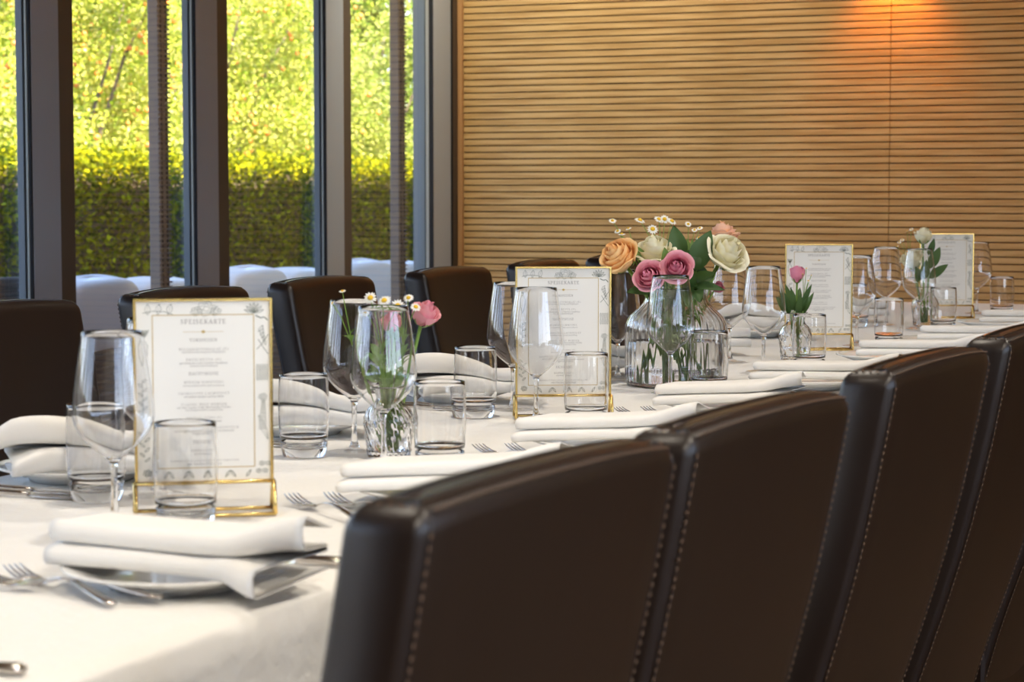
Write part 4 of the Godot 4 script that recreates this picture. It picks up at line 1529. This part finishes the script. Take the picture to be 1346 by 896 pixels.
	for q in 26:
		var a := rn.randf() * TAU
		var rr := rn.randf_range(0.015, 0.05)
		var b := V + Vector3(cos(a) * rr, rn.randf_range(0.17, 0.235), sin(a) * rr)
		nl.append([b, b + Vector3(cos(a) * 0.022 + rn.randf_range(-0.015, 0.015), rn.randf_range(-0.012, 0.045), sin(a) * 0.022 + rn.randf_range(-0.015, 0.015)), rn.randf_range(0.008, 0.013)])
	branch("dark leaf cluster filling the neck of the large vase", foot.call(2.0, 0.03), nl, M.deep_leaf)
	sprig("chamomile sprig rising at the far left of the large bouquet", [Vector3(-1.527, 1.087, -4.050), Vector3(-1.517, 1.066, -4.053), Vector3(-1.497, 1.071, -4.062), Vector3(-1.505, 1.060, -4.045)], foot.call(0.0, 0.03), 0.0085, 0.72, Vector3(-0.2, 0.8, 0.35), true, 21)
	sprig("chamomile sprig with open daisies above the cream rose", [Vector3(-1.476, 1.088, -4.072), Vector3(-1.452, 1.070, -4.082), Vector3(-1.441, 1.090, -4.088), Vector3(-1.430, 1.090, -4.092), Vector3(-1.416, 1.086, -4.097)], foot.call(1.4, 0.02), 0.0115, 0.75, Vector3(0.1, 0.8, 0.55), true, 22)
	sprig("chamomile sprig between the dark leaf and the right cream rose", [Vector3(-1.386, 1.080, -4.111), Vector3(-1.374, 1.068, -4.115), Vector3(-1.364, 1.072, -4.119), Vector3(-1.366, 1.052, -4.119)], foot.call(2.8, 0.02), 0.0075, 0.75, Vector3(0.1, 0.9, 0.35), true, 23)
	# ---- bud vases
	bud_vase(Vector3(-1.407, T, -2.80), "cut crystal bud vase with pink roses and daisies", 0.0385, 0.092, 24, 0.05)
	bud_vase(Vector3(-1.355, T, -4.80), "small cut glass bud vase with one pink rose", 0.0395, 0.098, 20, 0.04)
	bud_vase(Vector3(-1.360, T, -6.20), "small glass bud vase with two white roses at the far end", 0.0395, 0.100, 20, 0.03)
	var F := Vector3(-1.407, T + 0.012, -2.80)
	rose("pink rose leaning right out of the crystal bud vase", Vector3(-1.367, 0.966, -2.845), Vector3(0.45, 0.8, 0.1), 0.0245, soft_i, soft_o, F + Vector3(0.008, 0, 0), 0.65, 5, 31)
	rose("pink rose in the middle of the crystal bud vase, seen through the wine glass", Vector3(-1.423, 0.952, -2.845), Vector3(-0.1, 0.9, 0.2), 0.0205, soft_i, soft_o, F + Vector3(-0.008, 0, 0.004), 0.55, 5, 32)
	sprig("chamomile sprig leaning left out of the crystal bud vase", [Vector3(-1.477, 0.999, -2.788), Vector3(-1.490, 0.981, -2.781)], F + Vector3(-0.004, 0, 0.006), 0.0068, 0.75, Vector3(-0.3, 0.8, 0.4), true, 33)
	sprig("chamomile sprig of open daisies in the crystal bud vase", [Vector3(-1.439, 0.989, -2.804), Vector3(-1.420, 0.985, -2.812), Vector3(-1.401, 0.977, -2.819), Vector3(-1.447, 0.970, -2.80)], F + Vector3(0.002, 0, 0.006), 0.0105, 0.72, Vector3(0.3, 0.5, 0.8), true, 34)
	sprig("chamomile sprig beside the right pink rose in the crystal bud vase", [Vector3(-1.387, 0.989, -2.826), Vector3(-1.373, 0.976, -2.822), Vector3(-1.392, 0.974, -2.815)], F + Vector3(0.004, 0, -0.004), 0.0095, 0.75, Vector3(0.2, 0.7, 0.6), true, 35)
	var lv := []
	var r := RandomNumberGenerator.new()
	r.seed = 8
	for q in 22:
		var a := r.randf() * TAU
		var b := F + Vector3(cos(a) * 0.014, r.randf_range(0.09, 0.17), sin(a) * 0.014)
		lv.append([b, b + Vector3(cos(a) * r.randf_range(0.008, 0.026), r.randf_range(0.008, 0.022), sin(a) * 0.02), r.randf_range(0.004, 0.007)])
	branch("small fresh green leaves filling the crystal bud vase", F, lv, M.mid_leaf)
	F = Vector3(-1.355, T + 0.012, -4.80)
	rose("single upright pink rosebud before the third menu card", Vector3(-1.352, 0.956, -4.800), Vector3(0.02, 1, 0.05), 0.0240, Color(0.80, 0.20, 0.36), Color(0.84, 0.32, 0.44), F, 0.25, 5, 41)
	lv = []
	for q in 12:
		var a := TAU * q / 12.0 + r.randf_range(-0.2, 0.2)
		var b := F + Vector3(cos(a) * 0.012, r.randf_range(0.085, 0.11), sin(a) * 0.012)
		lv.append([b, b + Vector3(cos(a) * r.randf_range(0.02, 0.034), r.randf_range(0.035, 0.065), sin(a) * 0.028), r.randf_range(0.006, 0.009)])
	branch("pointed dark green leaves round the single pink rosebud", F, lv, M.deep_leaf)
	sprig("tiny yellowish filler blossoms right of the single pink rosebud", [Vector3(-1.318, 0.952, -4.80), Vector3(-1.330, 0.968, -4.80), Vector3(-1.336, 0.955, -4.79), Vector3(-1.322, 0.94, -4.79)], F + Vector3(0.003, 0, 0), 0.0055, 0.7, Vector3(0, 1, 0.3), false, 42)
	F = Vector3(-1.360, T + 0.012, -6.20)
	rose("upper white rose in the far bud vase", Vector3(-1.366, 1.020, -6.200), Vector3(0.1, 1, 0.1), 0.0300, cream_i, cream_o, F, 0.7, 5, 51)
	rose("lower white rose in the far bud vase, seen through a wine glass", Vector3(-1.394, 0.952, -6.170), Vector3(-0.2, 0.9, 0.4), 0.0360, cream_i, cream_o, F + Vector3(-0.006, 0, 0), 0.75, 6, 52)
	branch("dark leaves spreading right from the white roses", F + Vector3(0.005, 0, 0), [[Vector3(-1.345, 0.893, -6.19), Vector3(-1.293, 0.935, -6.20), 0.013], [Vector3(-1.345, 0.92, -6.19), Vector3(-1.320, 0.985, -6.21), 0.015], [Vector3(-1.36, 0.89, -6.17), Vector3(-1.345, 0.95, -6.15), 0.016], [Vector3(-1.37, 0.885, -6.17), Vector3(-1.375, 0.93, -6.13), 0.015], [Vector3(-1.35, 0.96, -6.20), Vector3(-1.335, 1.01, -6.20), 0.010]], M.deep_leaf)
	sprig("small pale filler blossoms left of the white roses", [Vector3(-1.435, 0.998, -6.186), Vector3(-1.425, 1.005, -6.18), Vector3(-1.440, 0.985, -6.18), Vector3(-1.404, 1.036, -6.205), Vector3(-1.415, 1.03, -6.2)], F + Vector3(-0.004, 0, 0.004), 0.0075, 0.72, Vector3(-0.1, 0.9, 0.3), false, 53)

func bud_vase(at: Vector3, label: String, r: float, h: float, rib: int, depth: float) -> void:
	var t := thing("bud_vase", label, "vase", at, 0.0, "small bud vases")
	var op := smooth_profile([Vector2(r * 0.80, 0.0), Vector2(r * 0.86, 0.004), Vector2(r * 0.90, h * 0.2), Vector2(r * 0.98, h * 0.45), Vector2(r, h * 0.60), Vector2(r * 0.86, h * 0.76), Vector2(r * 0.56, h * 0.88), Vector2(r * 0.50, h * 0.95), Vector2(r * 0.60, h * 1.06), Vector2(r * 0.74, h * 1.13)], 4)
	# diamond-cut relief: ribs that lean both ways
	var m := MB.new()
	var seg := rib * 6
	var thick := 0.0035
	var rr := []
	var outer := [Vector2(0, 0)]
	outer.append_array(op)
	for i in outer.size():
		var p: Vector2 = outer[i]
		var ring := PackedVector3Array()
		for j in seg:
			var a := TAU * j / seg
			var cut := 0.0
			if p.y > 0.004 and p.y < h * 0.86:
				cut = -depth * absf(sin(rib / 2.0 * a + p.y * 160.0)) - depth * absf(sin(rib / 2.0 * a - p.y * 160.0))
				cut *= 0.5
			var q := p.x * (1.0 + cut)
			ring.append(Vector3(cos(a) * q, p.y, sin(a) * q))
		rr.append(ring)
	for i in range(op.size() - 1, -1, -1):
		var p: Vector2 = op[i]
		var ring := PackedVector3Array()
		for j in seg:
			var a := TAU * j / seg
			var q := maxf(p.x * (1.0 - depth) - thick, 0.001)
			ring.append(Vector3(cos(a) * q, maxf(p.y, 0.009), sin(a) * q))
		rr.append(ring)
	var last := PackedVector3Array()
	for j in seg: last.append(Vector3(0, 0.009, 0))
	rr.append(last)
	m.rings(rr, true, false)
	part("body", m.mesh(), M.crystal, t)
	var rw := r * 0.82 * (1.0 - depth) - thick
	tag(part("water", water_mesh([Vector2(0, 0.0095), Vector2(rw * 0.98, 0.0095), Vector2(rw, h * 0.3), Vector2(rw * 1.02, h * 0.55), Vector2(0, h * 0.55)]), M.water, t), "clear water")
